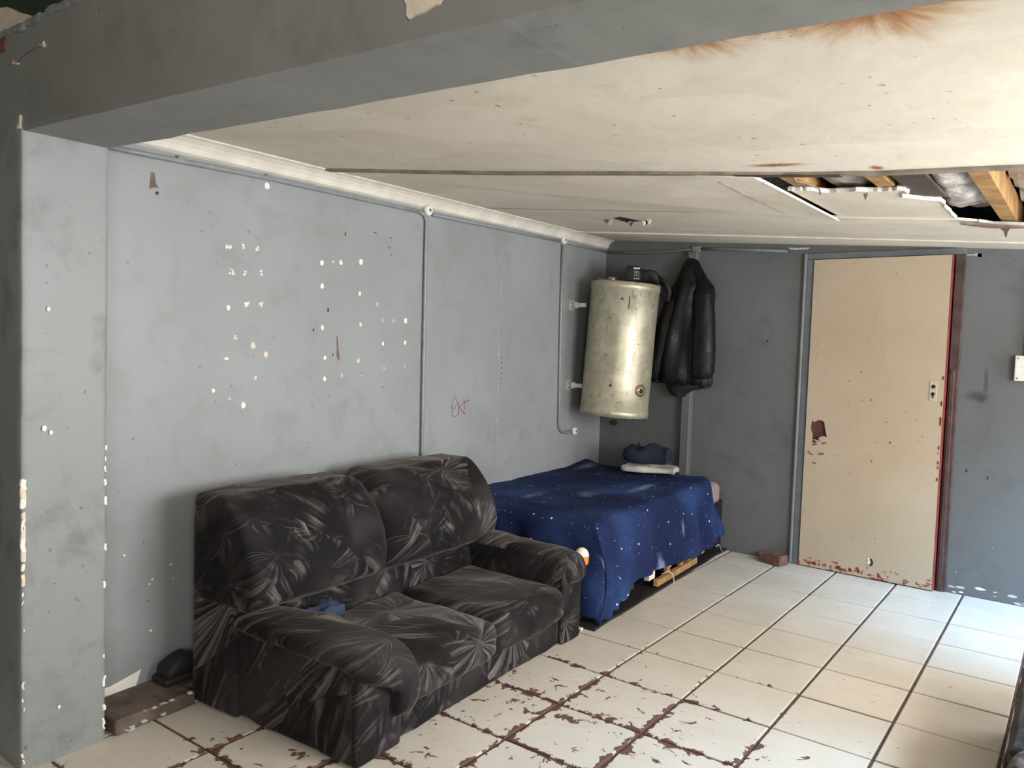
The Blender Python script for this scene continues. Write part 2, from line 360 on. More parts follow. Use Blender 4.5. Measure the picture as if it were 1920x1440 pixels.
def build_walls():
    # left wall, slightly askew
    m = MB(); m.prism([W(-.05, 0), W(4.15, 0), W(4.15, -.2), W(-.05, -.2)], (0, 0, -.05), (0, 0, ZR))
    wl = m.build('wall_left', M['wall'], kind='structure', label='long grey painted wall with many chipped white spots behind the sofa', cat='wall')
    # back wall with a doorway
    m = MB(); dx0, dx1 = 1.535, 2.445
    m.box(-.3, dx0, D, D+.2, -.05, ZR); m.box(dx1, WALL_X+.2, D, D+.2, -.05, ZR); m.box(dx0, dx1, D, D+.2, 2.06, ZR); m.box(dx0, dx1, D+.12, D+.2, -.05, 2.06)
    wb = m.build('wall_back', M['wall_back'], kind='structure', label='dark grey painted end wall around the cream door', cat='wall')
    # right wall with a window and an open doorway (out of view)
    m = MB(); X0, X1 = WALL_X, WALL_X+.2
    m.box(X0, X1, -3, -1.6, -.05, ZR); m.box(X0, X1, -1.6, -.2, -.05, .9); m.box(X0, X1, -1.6, -.2, 2.05, ZR); m.box(X0, X1, -.2, 1.75, -.05, ZR); m.box(X0, X1, 1.75, 3.35, -.05, .85); m.box(X0, X1, 1.75, 3.35, 1.97, ZR); m.box(X0, X1, 3.35, 4.05, -.05, ZR)  # the near-room opening is invented to let the fill lamp in
    m.box(X0, X1, 4.05, 5.15, 2.02, ZR); m.box(X0, X1, 5.15, D+.2, -.05, ZR)
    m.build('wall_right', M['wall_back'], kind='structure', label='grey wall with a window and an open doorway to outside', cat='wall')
    fr = MB()
    for a, b, c, d in ((1.75, 3.35, .85, .89), (1.75, 3.35, 1.93, 1.97), (1.75, 1.79, .85, 1.97), (3.31, 3.35, .85, 1.97), (2.53, 2.57, .85, 1.97)): fr.box(WALL_X+.0, WALL_X+.035, a, b, c, d)
    f2 = MB()
    for a, b, c, d in ((-1.6, -.2, .9, .94), (-1.6, -.2, 2.01, 2.05), (-1.6, -1.56, .9, 2.05), (-.24, -.2, .9, 2.05), (-.92, -.88, .9, 2.05)): f2.box(WALL_X, WALL_X+.035, a, b, c, d)
    f2.build('fill_window', M['frame'], kind='structure', label='grey steel window frame added in the near room around the fill lamp', cat='window')  # unseen window, added to go with the near fill lamp
    fr.build('window_1', M['frame'], kind='structure', label='grey steel window frame in the wall opposite the sofa', cat='window')
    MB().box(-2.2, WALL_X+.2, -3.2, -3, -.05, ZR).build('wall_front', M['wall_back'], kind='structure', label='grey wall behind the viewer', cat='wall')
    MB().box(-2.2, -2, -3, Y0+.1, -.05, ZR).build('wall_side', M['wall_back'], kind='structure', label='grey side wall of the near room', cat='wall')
    # near room: portal pillar and beam
    def wob(p): return Vector((p.x+.004*nz(p.y*7, p.z*7), p.y+.003*nz(p.x*7, p.z*9, 4), p.z))
    m = MB(); m.rbox(PX-.62, PX, Y0, Y1, -.05, 2.1, .012, 26, 2, wob)
    pil = m.build('pillar', M['pillar'], True, kind='structure', label='pale grey pillar with chipped plaster edges beside the sofa wall', cat='pillar')
    m = MB(); nx = 40; v = []; f = []
    for i in range(nx+1):
        x = lerp(PX-.62, WALL_X, i/nx); r = lambda k: .004*nz(x*6, k)
        zb = bz(x); zt = 2.328+.012*nz(x*5, 3)
        v += [(x, Y0+r(1), zb+.012+r(2)), (x, Y0+.008, zb+r(2)), (x, Y1-.006+r(5), zb+r(6)), (x, Y1+r(5), zb+.01), (x, Y1, zt), (x, Y0+r(9), zt)]
    for i in range(nx):
        for k in range(6): a = i*6+k; b = i*6+(k+1) % 6; f.append((a, b, b+6, a+6))
    bm = mesh('beam', v, f, M['beam'], kind='structure', label='thick dark grey beam crossing the ceiling above the pillar', cat='beam')
    MB().box(-2, PX-.55, Y0+.01, Y1, -.05, ZR).build('wall_return', M['beam'], kind='structure', label='dark grey wall return at the edge of the pillar', cat='wall')
    MB().box(PX-.6, WALL_X, Y0+.06, Y1-.02, 2.32, ZR).build('wall_upper', M['green'], kind='structure', label='dark green wall above the beam', cat='wall')
    MB().box(-2, WALL_X, -3, Y1, ZR-.05, ZR+.02).build('ceiling_near', M['cornice'], kind='structure', label='pale ceiling of the near room', cat='ceiling')
    return wl, wb, pil, bm
WL, WB, PIL, BEAM = build_walls()
MB().prism([(-.5, Y1, 0), (WALL_X+.2, Y1, 0), (WALL_X+.2, D+.2, 0), (-.5, D+.2, 0)], (0, 0, 2.75), (0, 0, 2.8)).build('roof', M['void'], kind='structure', label='dark roof seen through the ceiling hole', cat='roof')

def build_ceiling():
    root = empty('ceiling', (1.5, 3, 2.2), kind='structure', label='cream ceiling of boards, water stained and torn open in one corner', cat='ceiling')
    inv = Matrix.Translation((-1.5, -3, -2.2))
    def board(poly, mat=M['ceiling'], dz=0, th=.012, name='ceiling_board', sag=None):
        pts = [(x, y, zc(x, y)+dz+(sag(x, y) if sag else 0)) for x, y in poly]
        m = MB(); m.prism([inv @ Vector(p) for p in pts], (0, 0, 0), (0, 0, th)); return m.build(name, mat, parent=root)
    j1 = lambda x: interp([(0, 2.37), (.18, 2.40), (.944, 2.62), (1.8, 2.777), (2.04, 2.843), (2.4, 2.90), (2.9, 2.86), (4.3, 2.86)], x)
    j2 = lambda x: interp([(0, 3.63), (.134, 3.65), (1.293, 3.835), (2.04, 4.057), (2.55, 4.13), (4.3, 4.3)], x)
    j3 = lambda x: interp([(0, 4.76), (1.61, 4.90), (2.755, 5.0), (4.3, 5.08)], x)
    xs = [0, .18, .5, .944, 1.3, 1.6, 1.8, 2.046, 2.4, 2.55, 2.9, 3.6, 4.25]
    X = lambda lo, hi: [x for x in xs if lo <= x <= hi]
    g = .004
    board([(0, Y1-.2), (WALL_X, Y1-.2)]+[(x, j1(x)-g) for x in X(0, 4.25)[::-1]])
    board([(x, j1(x)+.02) for x in X(0, 2.046)]+[(2.040, j2(2.04)-g)]+[(x, j2(x)-g) for x in X(0, 1.99)[::-1]], sag=lambda x, y: -.016*sstep(1.5, 2.05, x))
    # the broken board: jagged torn edge
    tear = [(2.052, 3.235), (2.097, 3.245), (2.14, 3.25), (2.19, 3.31), (2.227, 3.299), (2.30, 3.285), (2.36, 3.30), (2.42, 3.285), (2.465, 3.276), (2.475, 3.33), (2.44, 3.40), (2.433, 3.455), (2.47, 3.48), (2.52, 3.53), (2.56, 3.563), (2.552, 3.8), (2.55, 4.0), (2.552, 4.118)]
    jt = []
    for a, b in zip(tear, tear[1:]):
        for t in (0, .33, .66):
            jt.append((lerp(a[0], b[0], t)+random.uniform(-.006, .006), lerp(a[1], b[1], t)+random.uniform(-.008, .008)))
    jt[0] = tear[0]
    board(jt+[(2.548, 4.115), (2.052, 4.045)], dz=.004)
    board([(3.3, 2.9), (WALL_X, 2.88), (WALL_X, 4.28), (3.3, 4.2)])
    board([(x, j2(x)+g) for x in X(0, 2.55)]+[(2.62, 4.19), (2.67, 4.275), (2.8, 4.306), (2.95, 4.30), (3.3, 4.22), (4.25, 4.31)]+[(x, j3(x)-g) for x in X(0, 4.25)[::-1]])
    board([(x, j3(x)+g) for x in X(0, 4.25)]+[(WALL_X, D), (0, D)], dz=-.004)
    # white torn rims (plaster cores hanging at the breaks)
    def rim(pts, w=.012, h=.012, dz=-.001, name='torn_edge'):
        m = MB()
        for (x0, y0), (x1, y1) in zip(pts, pts[1:]):
            d = Vector((x1-x0, y1-y0, 0)); L_ = d.length
            if L_ < 1e-4: continue
            k = 1; nrm = Vector((d.y, -d.x, 0)).normalized()*w*k
            q = [Vector((x0, y0, zc(x0, y0)+dz)), Vector((x1, y1, zc(x1, y1)+dz))]
            m.prism([inv @ (q[0]), inv @ (q[1]), inv @ (q[1]+nrm), inv @ (q[0]+nrm)], (0, 0, -.0015), (0, 0, h))
        m.build(name, M['torn'], parent=root)
    rim(jt, .004, .0125); rim([(2.046, 2.955), (2.046, 3.3), (2.045, 3.7), (2.043, 4.05)], .007, .003, -.017)
    rim([(2.62, 4.19), (2.67, 4.275), (2.8, 4.306), (2.95, 4.30)], .01, .012)
    # batten along the first joint and the thin bead of the last
    def strip(fn, x0, x1, w, dz, h, mat, name, n=14):
        m = MB(); a = []; b = []
        for i in range(n+1):
            x = lerp(x0, x1, i/n); y = fn(x); a.append((x, y)); b.append((x, y+w))
        for i in range(n):
            q = [(*a[i], 0), (*a[i+1], 0), (*b[i+1], 0), (*b[i], 0)]
            m.prism([inv @ Vector((x, y, zc(x, y)+dz)) for x, y, _ in q], (0, 0, 0), (0, 0, h))
        m.build(name, mat, parent=root)
    strip(lambda x: j1(x)-.014, .17, 4.2, .042, -.010, .012, M['batten'], 'batten')
    strip(lambda x: j1(x)+.032, .3, 4.2, .016, -.004, .008, M['cornice'], 'joint_strip')
    strip(lambda x: j1(x)-.016, 1.98, 2.34, .046, -.0115, .003, M['wood_dark'], 'burnt_strip', 5)
    strip(lambda x: j3(x)-.006, .05, 4.2, .012, -.012, .010, M['cornice'], 'joint_strip')
    strip(lambda x: j2(x)-.004, .13, 2.03, .008, -.002, .006, M['batten'], 'joint_gap')
    # small burst hole with curled flakes
    m = MB(); c = Vector((.87, 4.13, zc(.87, 4.13)-.002))
    ring = [c+Vector((.10*math.cos(t)*(1+.35*nz(t*3, 1)), .10*math.sin(t)*(1+.35*nz(t*3, 5)), .002)) for t in [2*math.pi*k/14 for k in range(14)]]
    m.add([inv @ p for p in ring], [list(range(14))]); m.build('hole_patch', M['black'], parent=root)
    for k in range(9):
        t = random.uniform(0, 6.28); p = c+Vector((.09*math.cos(t), .075*math.sin(t), 0))
        e = Vector((random.uniform(.02, .05), random.uniform(-.02, .02), 0)); h = random.uniform(.008, .032)
        mesh('plaster_flake', [inv @ q for q in (p, p+e, p+e*.6+Vector((0, -.012, -h)), p+Vector((.004, .01, -.002)))], [(0, 1, 2), (0, 2, 3), (1, 3, 2), (0, 3, 1)], M['torn'] if k % 3 else M['hardboard'], parent=root)
    for k, (x, y, w_, h_) in enumerate(((.69, 4.15, .02, .03), (.71, 4.16, .012, .04), (2.32, 3.36, .008, .03), (2.69, 4.30, .03, .045), (2.725, 4.305, .02, .065), (2.76, 4.30, .014, .03))):
        z = zc(x, y)+.002; q = [(-w_, 0), (w_, .0), (w_*.8, -h_*.4), (w_*.5, -h_*.55), (w_*.35, -h_), (-w_*.1, -h_*.8), (-w_*.3, -h_*.5), (-w_*.9, -h_*.35)]
        MB().prism([inv @ Vector((x+a, y+b*.35, z+b)) for a, b in q], (0, 0, 0), (0, .004, 0)).build('plaster_flake', M['chip_warm'] if k % 2 else M['paper'], parent=root)
    m = MB(); p0 = [(2.56, 4.10), (2.62, 4.16), (2.7, 4.2), (2.78, 4.22), (2.84, 4.26), (2.72, 4.29), (2.64, 4.25), (2.56, 4.15)]
    m.prism([inv @ Vector((x, y, zc(x, y)-.02)) for x, y in p0], (0, 0, 0), (0, 0, .008)); m.build('torn_paper', M['paper'], parent=root)
    # roof void
    for x, mat in ((2.11, 'wood'), (2.41, 'wood'), (2.74, 'wood'), (3.1, 'wood'), (1.7, 'wood'), (1.2, 'wood')):
        m = MB(); m.prism([inv @ Vector((xx, yy, zc(xx, yy)+.014)) for xx, yy in ((x-.03, 1.4), (x+.03, 1.4), (x+.03, 5.3), (x-.03, 5.3))], (0, 0, 0), (0, 0, .11)); m.build('joist', M[mat], parent=root)
    m = MB(); m.prism([inv @ Vector((xx, yy, zc(xx, yy)+.013)) for xx, yy in ((2.47, 2.95), (2.58, 2.95), (2.58, 3.55), (2.47, 3.5))], (0, 0, 0), (0, 0, .012)); m.build('dark_plank', M['wood_dark'], parent=root)
    def sheet(x0, x1, y0, y1, sag, seed, lift=.1):
        nu, nv = 18, 26; v = []; f = []
        for i in range(nu+1):
            for j in range(nv+1):
                a, b = i/nu, j/nv; x = lerp(x0, x1, a); y = lerp(y0, y1, b)
                s = math.sin(math.pi*a)**.7*math.sin(math.pi*min(1, b*1.05))**.6
                v.append(inv @ Vector((x, y, zc(x, y)+lift-sag*s+.03*nz(x*7, y*7, seed)+.012*nz(x*22, y*22, seed))))
        for i in range(nu):
            for j in range(nv): k = i*(nv+1)+j; f.append((k, k+1, k+nv+2, k+nv+1))
        mesh('insulation_sheet', v, f, M['sheet'], True, parent=root)
    sheet(2.14, 2.38, 2.7, 4.2, .05, 1, .085); sheet(2.52, 2.71, 2.75, 4.2, .055, 5, .075); sheet(2.78, 3.4, 2.6, 4.4, .07, 9, .12); sheet(1.75, 2.08, 2.6, 4.4, .05, 12, .12)
    m = MB(); m.tube([inv @ Vector((x, y, zc(x, y)-.016*sstep(1.5, 2.05, x)-.0006)) for x, y in ((1.882, 2.94), (1.862, 3.29), (1.866, 3.56), (1.852, 3.90), (1.85, 3.97))], .0022, 6); m.build('board_crack', M['batten'], parent=root)
    m = MB(); pts = [inv @ Vector(p) for p in ((2.19, 2.89, zc(2.19, 2.89)+.02), (2.17, 2.92, zc(2.17, 2.92)-.004), (2.155, 3.0, zc(2.155, 3.0)-.006), (2.165, 3.10, zc(2.165, 3.1)+.002), (2.185, 3.2, zc(2.185, 3.2)-.004), (2.17, 3.27, zc(2.17, 3.27)-.012))]
    m.tube(pts, .004, 6); m.build('wire', M['batten'], True, parent=root)
build_ceiling()

def build_cornices():
    # left: coved cornice along the askew wall
    def zt(u): p = W(u, 0); return zc(p.x, p.y)
    prof = [(0, 0), (.066, 0), (.066, -.008), (.05, -.014), (.034, -.026), (.022, -.042), (.014, -.062), (0, -.07)]
    rings = []
    n = 24
    for i in range(n+1):
        u = lerp(0, 4.0, i/n); z0 = zt(u)-.002; rings.append([W(u, p[0], z0+p[1]+.0015*nz(u*4, p[1]*30)) for p in prof])
    MB().loft(rings).build('trim_1', M['cornice'], kind='structure', label='cream coved cornice along the top of the long wall', cat='cornice')
build_cornices()

def build_plinth():
    m = MB()
    def fn(p): return Vector((p.x, p.y+.012*nz(p.x*6, p.z*20), p.z+(.008*nz(p.x*9, p.y*9, 2) if p.z > .03 else 0)))
    m.rbox(3.712, 4.03, 0, .215, 0, .058, .01, 14, 2, fn); m.box(2.1, 3.715, 0, .13, 0, .05)
    o = m.build('baseboard_left', M['concrete'], kind='structure', label='rough brown plinth at the foot of the long wall', cat='plinth'); o.location = W(0, 0); o.rotation_euler = (0, 0, ROT)
    mm = MB()
    for k in range(22):
        u = random.uniform(3.73, 4.0); z = random.choice([random.uniform(.0, .02), random.uniform(.05, .056)]); r = random.uniform(.003, .011)
        mm.rbox(u-r, u+r, .209, .222, z, z+r*.7, .002, 1, 1)
    c = mm.build('paint_flake', M['chip_faint'], parent=o); c['kind'] = 'stuff'
    m = MB(); m.prism([(3.83, 0, .058), (4.0, 0, .06), (4.0, 0, .092), (3.93, 0, .09), (3.88, 0, .10), (3.81, 0, .115)], (0, .003, 0), (0, .006, 0)); m.build('paint_flake', M['chip'], parent=o)
build_plinth()

# ------------------------------------------------------------------ marks on the long wall (children of the wall)
def blob(pts_center, r, seed, n=11, sx=1, sz=1):
    out = []
    for k in range(n):
        t = 2*math.pi*k/n; q = r*(1+.45*nz(math.cos(t)*1.3+seed, math.sin(t)*1.3, seed*.7)); out.append((pts_center[0]+q*sx*math.cos(t), pts_center[1]+q*sz*math.sin(t)))
    return out
def decal(name, poly, mat, parent, th=.0012):
    return MB().prism([W(u, .0002, z) for u, z in poly], (0, 0, 0), tuple(EN*th)).build(name, mat, parent=parent)
CHIPS = [(3.44, 1.782, 0.0163), (3.369, 1.787, 0.0148), (3.291, 1.791, 0.0163), (3.421, 1.679, 0.0148), (3.353, 1.679, 0.0111), (3.269, 1.686, 0.0148), (3.436, 1.53, 0.0103), (3.342, 1.548, 0.0163), (3.265, 1.553, 0.0163), (3.394, 1.405, 0.0133), (3.309, 1.374, 0.0148), (3.241, 1.335, 0.0133), (3.441, 1.315, 0.0133), (3.292, 1.229, 0.0118), (3.423, 1.148, 0.0089), (3.353, 1.115, 0.0133), (2.924, 1.768, 0.0133), (2.855, 1.779, 0.0059), (2.804, 1.781, 0.0118), (2.669, 1.798, 0.0148), (2.921, 1.66, 0.0133), (2.672, 1.641, 0.0103), (2.544, 1.596, 0.0118), (2.913, 1.465, 0.0118), (2.662, 1.486, 0.0111), (2.505, 1.515, 0.0103), (2.42, 1.517, 0.0103), (2.325, 1.521, 0.0163), (2.496, 1.396, 0.0103), (2.324, 1.404, 0.0111), (2.894, 1.322, 0.0103), (2.671, 1.308, 0.0118), (2.784, 1.234, 0.0126), (2.651, 1.234, 0.0074), (2.893, 1.221, 0.0111), (2.484, 1.268, 0.0089), (2.324, 1.276, 0.0096), (3.502, 1.184, 0.0089)]
FAINT = {22, 25, 26, 32, 33, 35, 36, 14}; WARM = {10, 11, 24, 31}; BROKEN = {0, 1, 2, 3, 4, 5, 7, 8, 9, 12, 13}
DARK = [(2.88, 1.548, 0.0089), (2.968, 1.45, 0.0066), (2.844, 1.335, 0.0059), (2.488, 1.169, 0.0037), (2.572, 1.955, 0.0089), (2.455, 1.944, 0.0074), (2.466, 1.892, 0.0074), (2.452, 1.857, 0.0074), (2.778, 1.921, 0.0074)]
MORE = [(3.249, 2.065, 0.0176), (3.878, 0.575, 0.005), (3.686, 0.498, 0.006), (3.765, 0.456, 0.005), (3.776, 0.44, 0.005), (3.674, 0.437, 0.004), (3.768, 0.254, 0.006), (1.916, 0.829, 0.0044)]
for i, (u, z, r) in enumerate(CHIPS):
    mat = M['chip_faint'] if i in FAINT else M['chip_warm'] if i in WARM else M['chip']
    if i in BROKEN:
        for k in range(5):
            t = random.uniform(0, 6.28); q = r*random.uniform(.1, .95); decal('paint_chip', blob((u+q*math.cos(t), z+q*.8*math.sin(t)), r*random.uniform(.2, .5), i*3.1+k, 9, random.uniform(.6, 1.3), random.uniform(.5, 1.1)), mat, WL)
    else: decal('paint_chip', blob((u, z), r, i*2.7, 11, .85), mat, WL)
for i, (u, z, r) in enumerate(MORE): decal('paint_chip', blob((u, z), r*.8, i*1.9, 8), M['chip'], WL)
for i, (u, z, r) in enumerate(DARK):
    flat = 4 <= i <= 7
    decal('scuff_mark', blob((u, z), r, i*4.2, 9, 1.4 if flat else .6, .25 if flat else 1.2), M['mark'], WL)
decal('rust_streak', [(2.822, 1.43), (2.818, 1.43), (2.806, 1.36), (2.795, 1.32), (2.808, 1.305), (2.818, 1.33), (2.818, 1.37)], M['brown'], WL)
decal('rust_streak', [(3.785, 2.02), (3.77, 2.02), (3.765, 1.98), (3.752, 1.965), (3.778, 1.962), (3.79, 1.955), (3.788, 1.985)], M['brown'], WL)
decal('scuff_mark', blob((3.76, 1.945), .007, 3), M['mark'], WL)
def stroke(pts, w, name):
    m = MB(); m.tube([W(u, .0006, z) for u, z in pts], w, 6); return m.build(name, M['red_marker'], parent=WL)
stroke([(1.899, 1.043), (1.878, 1.022), (1.862, 1.039), (1.858, 1.072), (1.868, 1.092), (1.882, 1.092), (1.897, 1.073), (1.902, 1.041), (1.899, 1.006), (1.887, 0.982), (1.866, 0.976), (1.848, 0.988)], .0016, 'graffiti_letter')
stroke([(1.845, 1.065), (1.833, 1.038), (1.834, 0.983)], .0034, 'graffiti_letter'); stroke([(1.732, 1.072), (1.783, 1.055), (1.829, 1.033), (1.769, 0.986)], .0026, 'graffiti_letter'); stroke([(1.79, 1.08), (1.777, 1.053), (1.773, 1.013)], .0016, 'graffiti_letter')
m = MB(); m.tube([W(1.443+.002*nz(z*4, 0), .0008, z) for z in [.55+.06*k for k in range(25)]], .0028, 6); m.build('panel_joint', M['conduit'], parent=WL)
for k in range(7): decal('paint_chip', blob((1.436, .75+.2*k+.1*nz(k*1.7, 1)), .006, k, 7, .5, 2.2), M['chip_faint'], WL)
for k in range(5): decal('scuff_mark', blob((1.40, 1.19+.035*k), .005, k, 7), M['mark'], WL)
# chips along the pillar edges and the beam
def edge_chip(x, y, z, r, k, parent, mat): 
    m = MB(); m.rbox(x-r*.5, x+.003, y-r*.55, y+r*.55, z-r*random.uniform(.8, 2.2), z+r*random.uniform(.8, 2.2), r*.35, 2, 2, lambda p: p+Vector((0, .006*nz(p.z*60, k, p.x*50), .004*nz(p.y*80, k)))); m.build('plaster_chip', mat, parent=parent)
for k, z in enumerate([.93, .90, .87, .83, .80, .77, .73, .70, .66, .62, .575, .55, .46, .28, .23, .05, .03, .20]): edge_chip(PX, Y0+.006, z, random.uniform(.008, .017) if .6 < z < .95 else random.uniform(.003, .008), k, PIL, M['chip_warm'] if k % 2 else M['chip'])
for k, z in enumerate([1.02, .985, .95, .90, .84, .68, .67, .55, .30, .21, .12, .066, .05]): edge_chip(PX, Y1-.008, z, random.uniform(.005, .009), k+40, PIL, M['chip'])
for y, z, r in ((1.132, 1.48, .006), (1.167, .174, .005), (1.12, 1.10, .008), (1.14, 1.085, .006)):
    MB().prism([(PX+.002, y+r*math.cos(t), z+r*1.3*math.sin(t)) for t in (0, .9, 1.8, 2.8, 3.9, 5)], (0, 0, 0), (.0025, 0, 0)).build('plaster_chip', M['chip'], parent=PIL)
def sc_(x, z): return 3.0776+(x-3.0776)*.9715, 1.4204+(z-1.4204)*.9715
def beam_patch(poly, mat, th=.004, y=Y0-.001): MB().prism([(sc_(x, z)[0], y, sc_(x, z)[1]) for x, z in poly], (0, .006, 0), (0, -th, 0)).build('plaster_patch', mat, parent=BEAM)
beam_patch([(2.0, 2.10), (2.0, 2.06), (2.008, 2.045), (2.008, 2.028), (2.014, 2.02), (2.026, 2.023), (2.05, 2.024), (2.06, 2.027), (2.075, 2.03), (2.088, 2.031), (2.10, 2.045), (2.10, 2.10)], M['chip_warm'])
beam_patch([(.27, 2.255), (.29, 2.247), (.315, 2.243), (.312, 2.25), (.295, 2.252), (.28, 2.262)], M['chip_warm']); beam_patch([(.485, 2.275), (.49, 2.262), (.505, 2.262), (.498, 2.268), (.492, 2.28)], M['chip'])
beam_patch([(.325, 2.085), (.332, 2.085), (.33, 2.06), (.325, 2.045), (.305, 2.045), (.312, 2.058), (.32, 2.06)], M['chip_warm'])
m = MB(); m.tube([(.37, Y0-.002, 2.23), (.41, Y0-.003, 2.243), (.47, Y0-.003, 2.25), (.54, Y0-.002, 2.25)], .004, 6); m.build('filler_ridge', M['beam'], parent=BEAM)
m = MB()
for k in range(14):
    x = .16+.05*k; m.rbox(x-.03, x+.035, Y0-.006, Y0+.03, 2.32+.01*nz(k*2.1, 3), 2.346+.012*nz(k*1.3, 8), .008, 2, 2, lambda p: p+Vector((.01*nz(p.z*40, p.x*30), .005*nz(p.x*60, p.z*60), .008*nz(p.x*50, 2))))
m.build('broken_plaster', M['pillar'], True, parent=BEAM)
MB().rbox(-.1, .30, Y0-.004, Y0+.05, 2.28, 2.345, .008, 3, 2).build('bare_brick', M['brick'], parent=BEAM)
MB().prism([(-.1, Y0+.04, 2.36), (.24, Y0+.04, 2.348), (.355, Y0+.04, 2.392), (.28, Y0+.04, 2.415), (.2, Y0+.04, 2.45), (-.1, Y0+.04, 2.5)], (0, .03, 0), (0, 0, 0)).build('plaster_panel', M['chip_warm'], parent=BEAM)
MB().prism([(.50, Y0+.03, 2.342), (.66, Y0+.03, 2.344), (.98, Y0+.03, 2.346), (.98, Y0+.03, 2.375), (.78, Y0+.03, 2.378), (.68, Y0+.03, 2.362)], (0, .03, 0), (0, 0, 0)).build('plaster_panel', M['pillar'], parent=BEAM)

# ------------------------------------------------------------------ door and its frame, post, electrics on the end wall
def build_door():
    x0, x1 = 1.5855, 2.388; H = 2.03
    fr = empty('door_1', (1.99, D, 0), kind='structure', label='scuffed cream flush door with a broken hole, standing in a grey steel frame', cat='door')
    def lc(m, name, mat, sm=False, **k): 
        m.v = [tuple(Vector(p)-Vector((1.99, D, 0))) for p in m.v]; return m.build(name, mat, sm, parent=k.pop('parent', fr), **k)
    m = MB(); m.rbox(1.535, 1.578, D-.022, D+.12, 0, 2.035, .004); m.rbox(1.535, 2.45, D-.022, D+.12, 2.036, 2.075, .004); lc(m, 'frame', M['frame'])
    m = MB(); m.rbox(1.514, 1.5345, D-.03, D+.0, 0, 2.075, .008, 8, 2); lc(m, 'frame_bead', M['frame_light'])
    m = MB(); m.rbox(2.396, 2.45, D-.022, D+.12, 0, 2.036, .004); lc(m, 'frame_post', M['frame_brown'])
    m = MB(); m.rbox(2.405, 2.43, D-.03, D-.018, 0, 1.35, .004); lc(m, 'frame_strip', M['frame_brown'])
    # the leaf, hinged on the side of the bed and standing slightly open, with a real hole
    leaf = empty('door_leaf', (x0-1.99, -.002, 0), math.radians(-2.0), parent=fr); wd = x1-x0
    hole = [(.040, .995), (.055, .985), (.075, 1.0), (.100, 1.0), (.118, .99), (.122, .96), (.132, .92), (.140, .885), (.128, .888), (.105, .885), (.085, .865), (.062, .872), (.045, .875), (.046, .905), (.034, .93), (.032, .96)]
    hole = [(a, b-.018) for a, b in hole]
    outer = [(0, .008), (.3, .008), (wd, .008), (wd, .5), (wd, 1.2), (wd, H), (.5, H), (0, H), (0, 1.4), (0, .93)]
    # front skin: cut a ring around the hole
    box = [(0, .78), (wd*.25, .78), (wd*.25, 1.08), (0, 1.08)]
    m = MB(); y = -.035
    def quad(a, b, c, d): m.add([(a, y, c), (b, y, c), (b, y, d), (a, y, d)], [(0, 1, 2, 3)])
    quad(0, wd, .008, .78); quad(0, wd, 1.08, H); quad(wd*.25, wd, .78, 1.08)
    n = len(hole); cx = sum(p[0] for p in hole)/n; cz = sum(p[1] for p in hole)/n
    def onbox(p):
        dx, dz = p[0]-cx, p[1]-cz; t = min(((0-cx)/dx if dx < 0 else (wd*.25-cx)/dx) if dx else 9e9, ((.78-cz)/dz if dz < 0 else (1.08-cz)/dz) if dz else 9e9)
        return (cx+dx*t, cz+dz*t)
    ring = [(p, onbox(p)) for p in hole]; cor = [(0, .78), (wd*.25, .78), (wd*.25, 1.08), (0, 1.08)]
    for i in range(n):
        (a, A_), (b, B_) = ring[i], ring[(i+1) % n]
        poly = [a, b, B_]
        for c in cor:
            if (abs(A_[0]-c[0]) < 1e-6 and abs(B_[1]-c[1]) < 1e-6 or abs(A_[1]-c[1]) < 1e-6 and abs(B_[0]-c[0]) < 1e-6) and not (abs(A_[0]-B_[0]) < 1e-6 or abs(A_[1]-B_[1]) < 1e-6): poly.append(c)
        poly.append(A_); m.add([(p[0], y, p[1]) for p in poly], [list(range(len(poly)))])
        m.add([(a[0], y, a[1]), (b[0], y, b[1]), (b[0], y+.006, b[1]), (a[0], y+.006, a[1])], [(0, 1, 2, 3)])
    m.add([(0, y, .008), (0, y, H), (0, 0, H), (0, 0, .008)], [(0, 1, 2, 3)]); m.add([(0, y, H), (wd, y, H), (wd, 0, H), (0, 0, H)], [(0, 1, 2, 3)])
    m.add([(0, 0, .008), (wd, 0, .008), (wd, 0, H), (0, 0, H)], [(0, 3, 2, 1)])
    m.build('door_skin', M['door'], parent=leaf)
    MB().box(.004, wd-.004, -.012, -.008, .02, H-.02).build('door_core', M['hardboard'], parent=leaf)
    MB().rbox(wd-.003, wd+.004, -.036, .001, .008, H, .002, 6, 1, lambda p: p+Vector((.001*nz(p.z*9, 1), 0, 0))).build('door_edge', M['door_red'], parent=leaf)
    # lock plate
    lp = MB(); lp.rbox(.722, .762, y-.004, y+.001, 1.155, 1.275, .002); lp.build('lock_plate', M['plate'], parent=leaf)
    for z, r in ((1.243, .012), (1.198, .011)): MB().tube([(.742, y-.0052, z), (.742, y-.003, z)], r, 14).build('lock_hole', M['black'], parent=leaf)
    MB().box(.738, .746, y-.0052, y-.003, 1.175, 1.197).build('keyhole_slot', M['black'], parent=leaf)
    # splinters and dents under the hole
    for poly in ([(.05, .985-.13), (.078, .838), (.07, .829), (.048, .832)], [(.045, .823), (.08, .823), (.078, .817), (.05, .815)], [(.022, .775), (.045, .756), (.062, .757), (.058, .751), (.042, .749), (.02, .768)], [(.082, .785), (.098, .768), (.125, .768), (.122, .758), (.085, .755), (.083, .76), (.1, .762)], [(.05, .705), (.08, .698), (.08, .692), (.056, .696)], [(.108, .835), (.128, .838), (.14, .85), (.137, .838), (.125, .828), (.11, .83)]):
        MB().prism([(a, y, b) for a, b in poly], (0, .001, 0), (0, -.0015, 0)).build('splinter', M['hardboard'], parent=leaf)
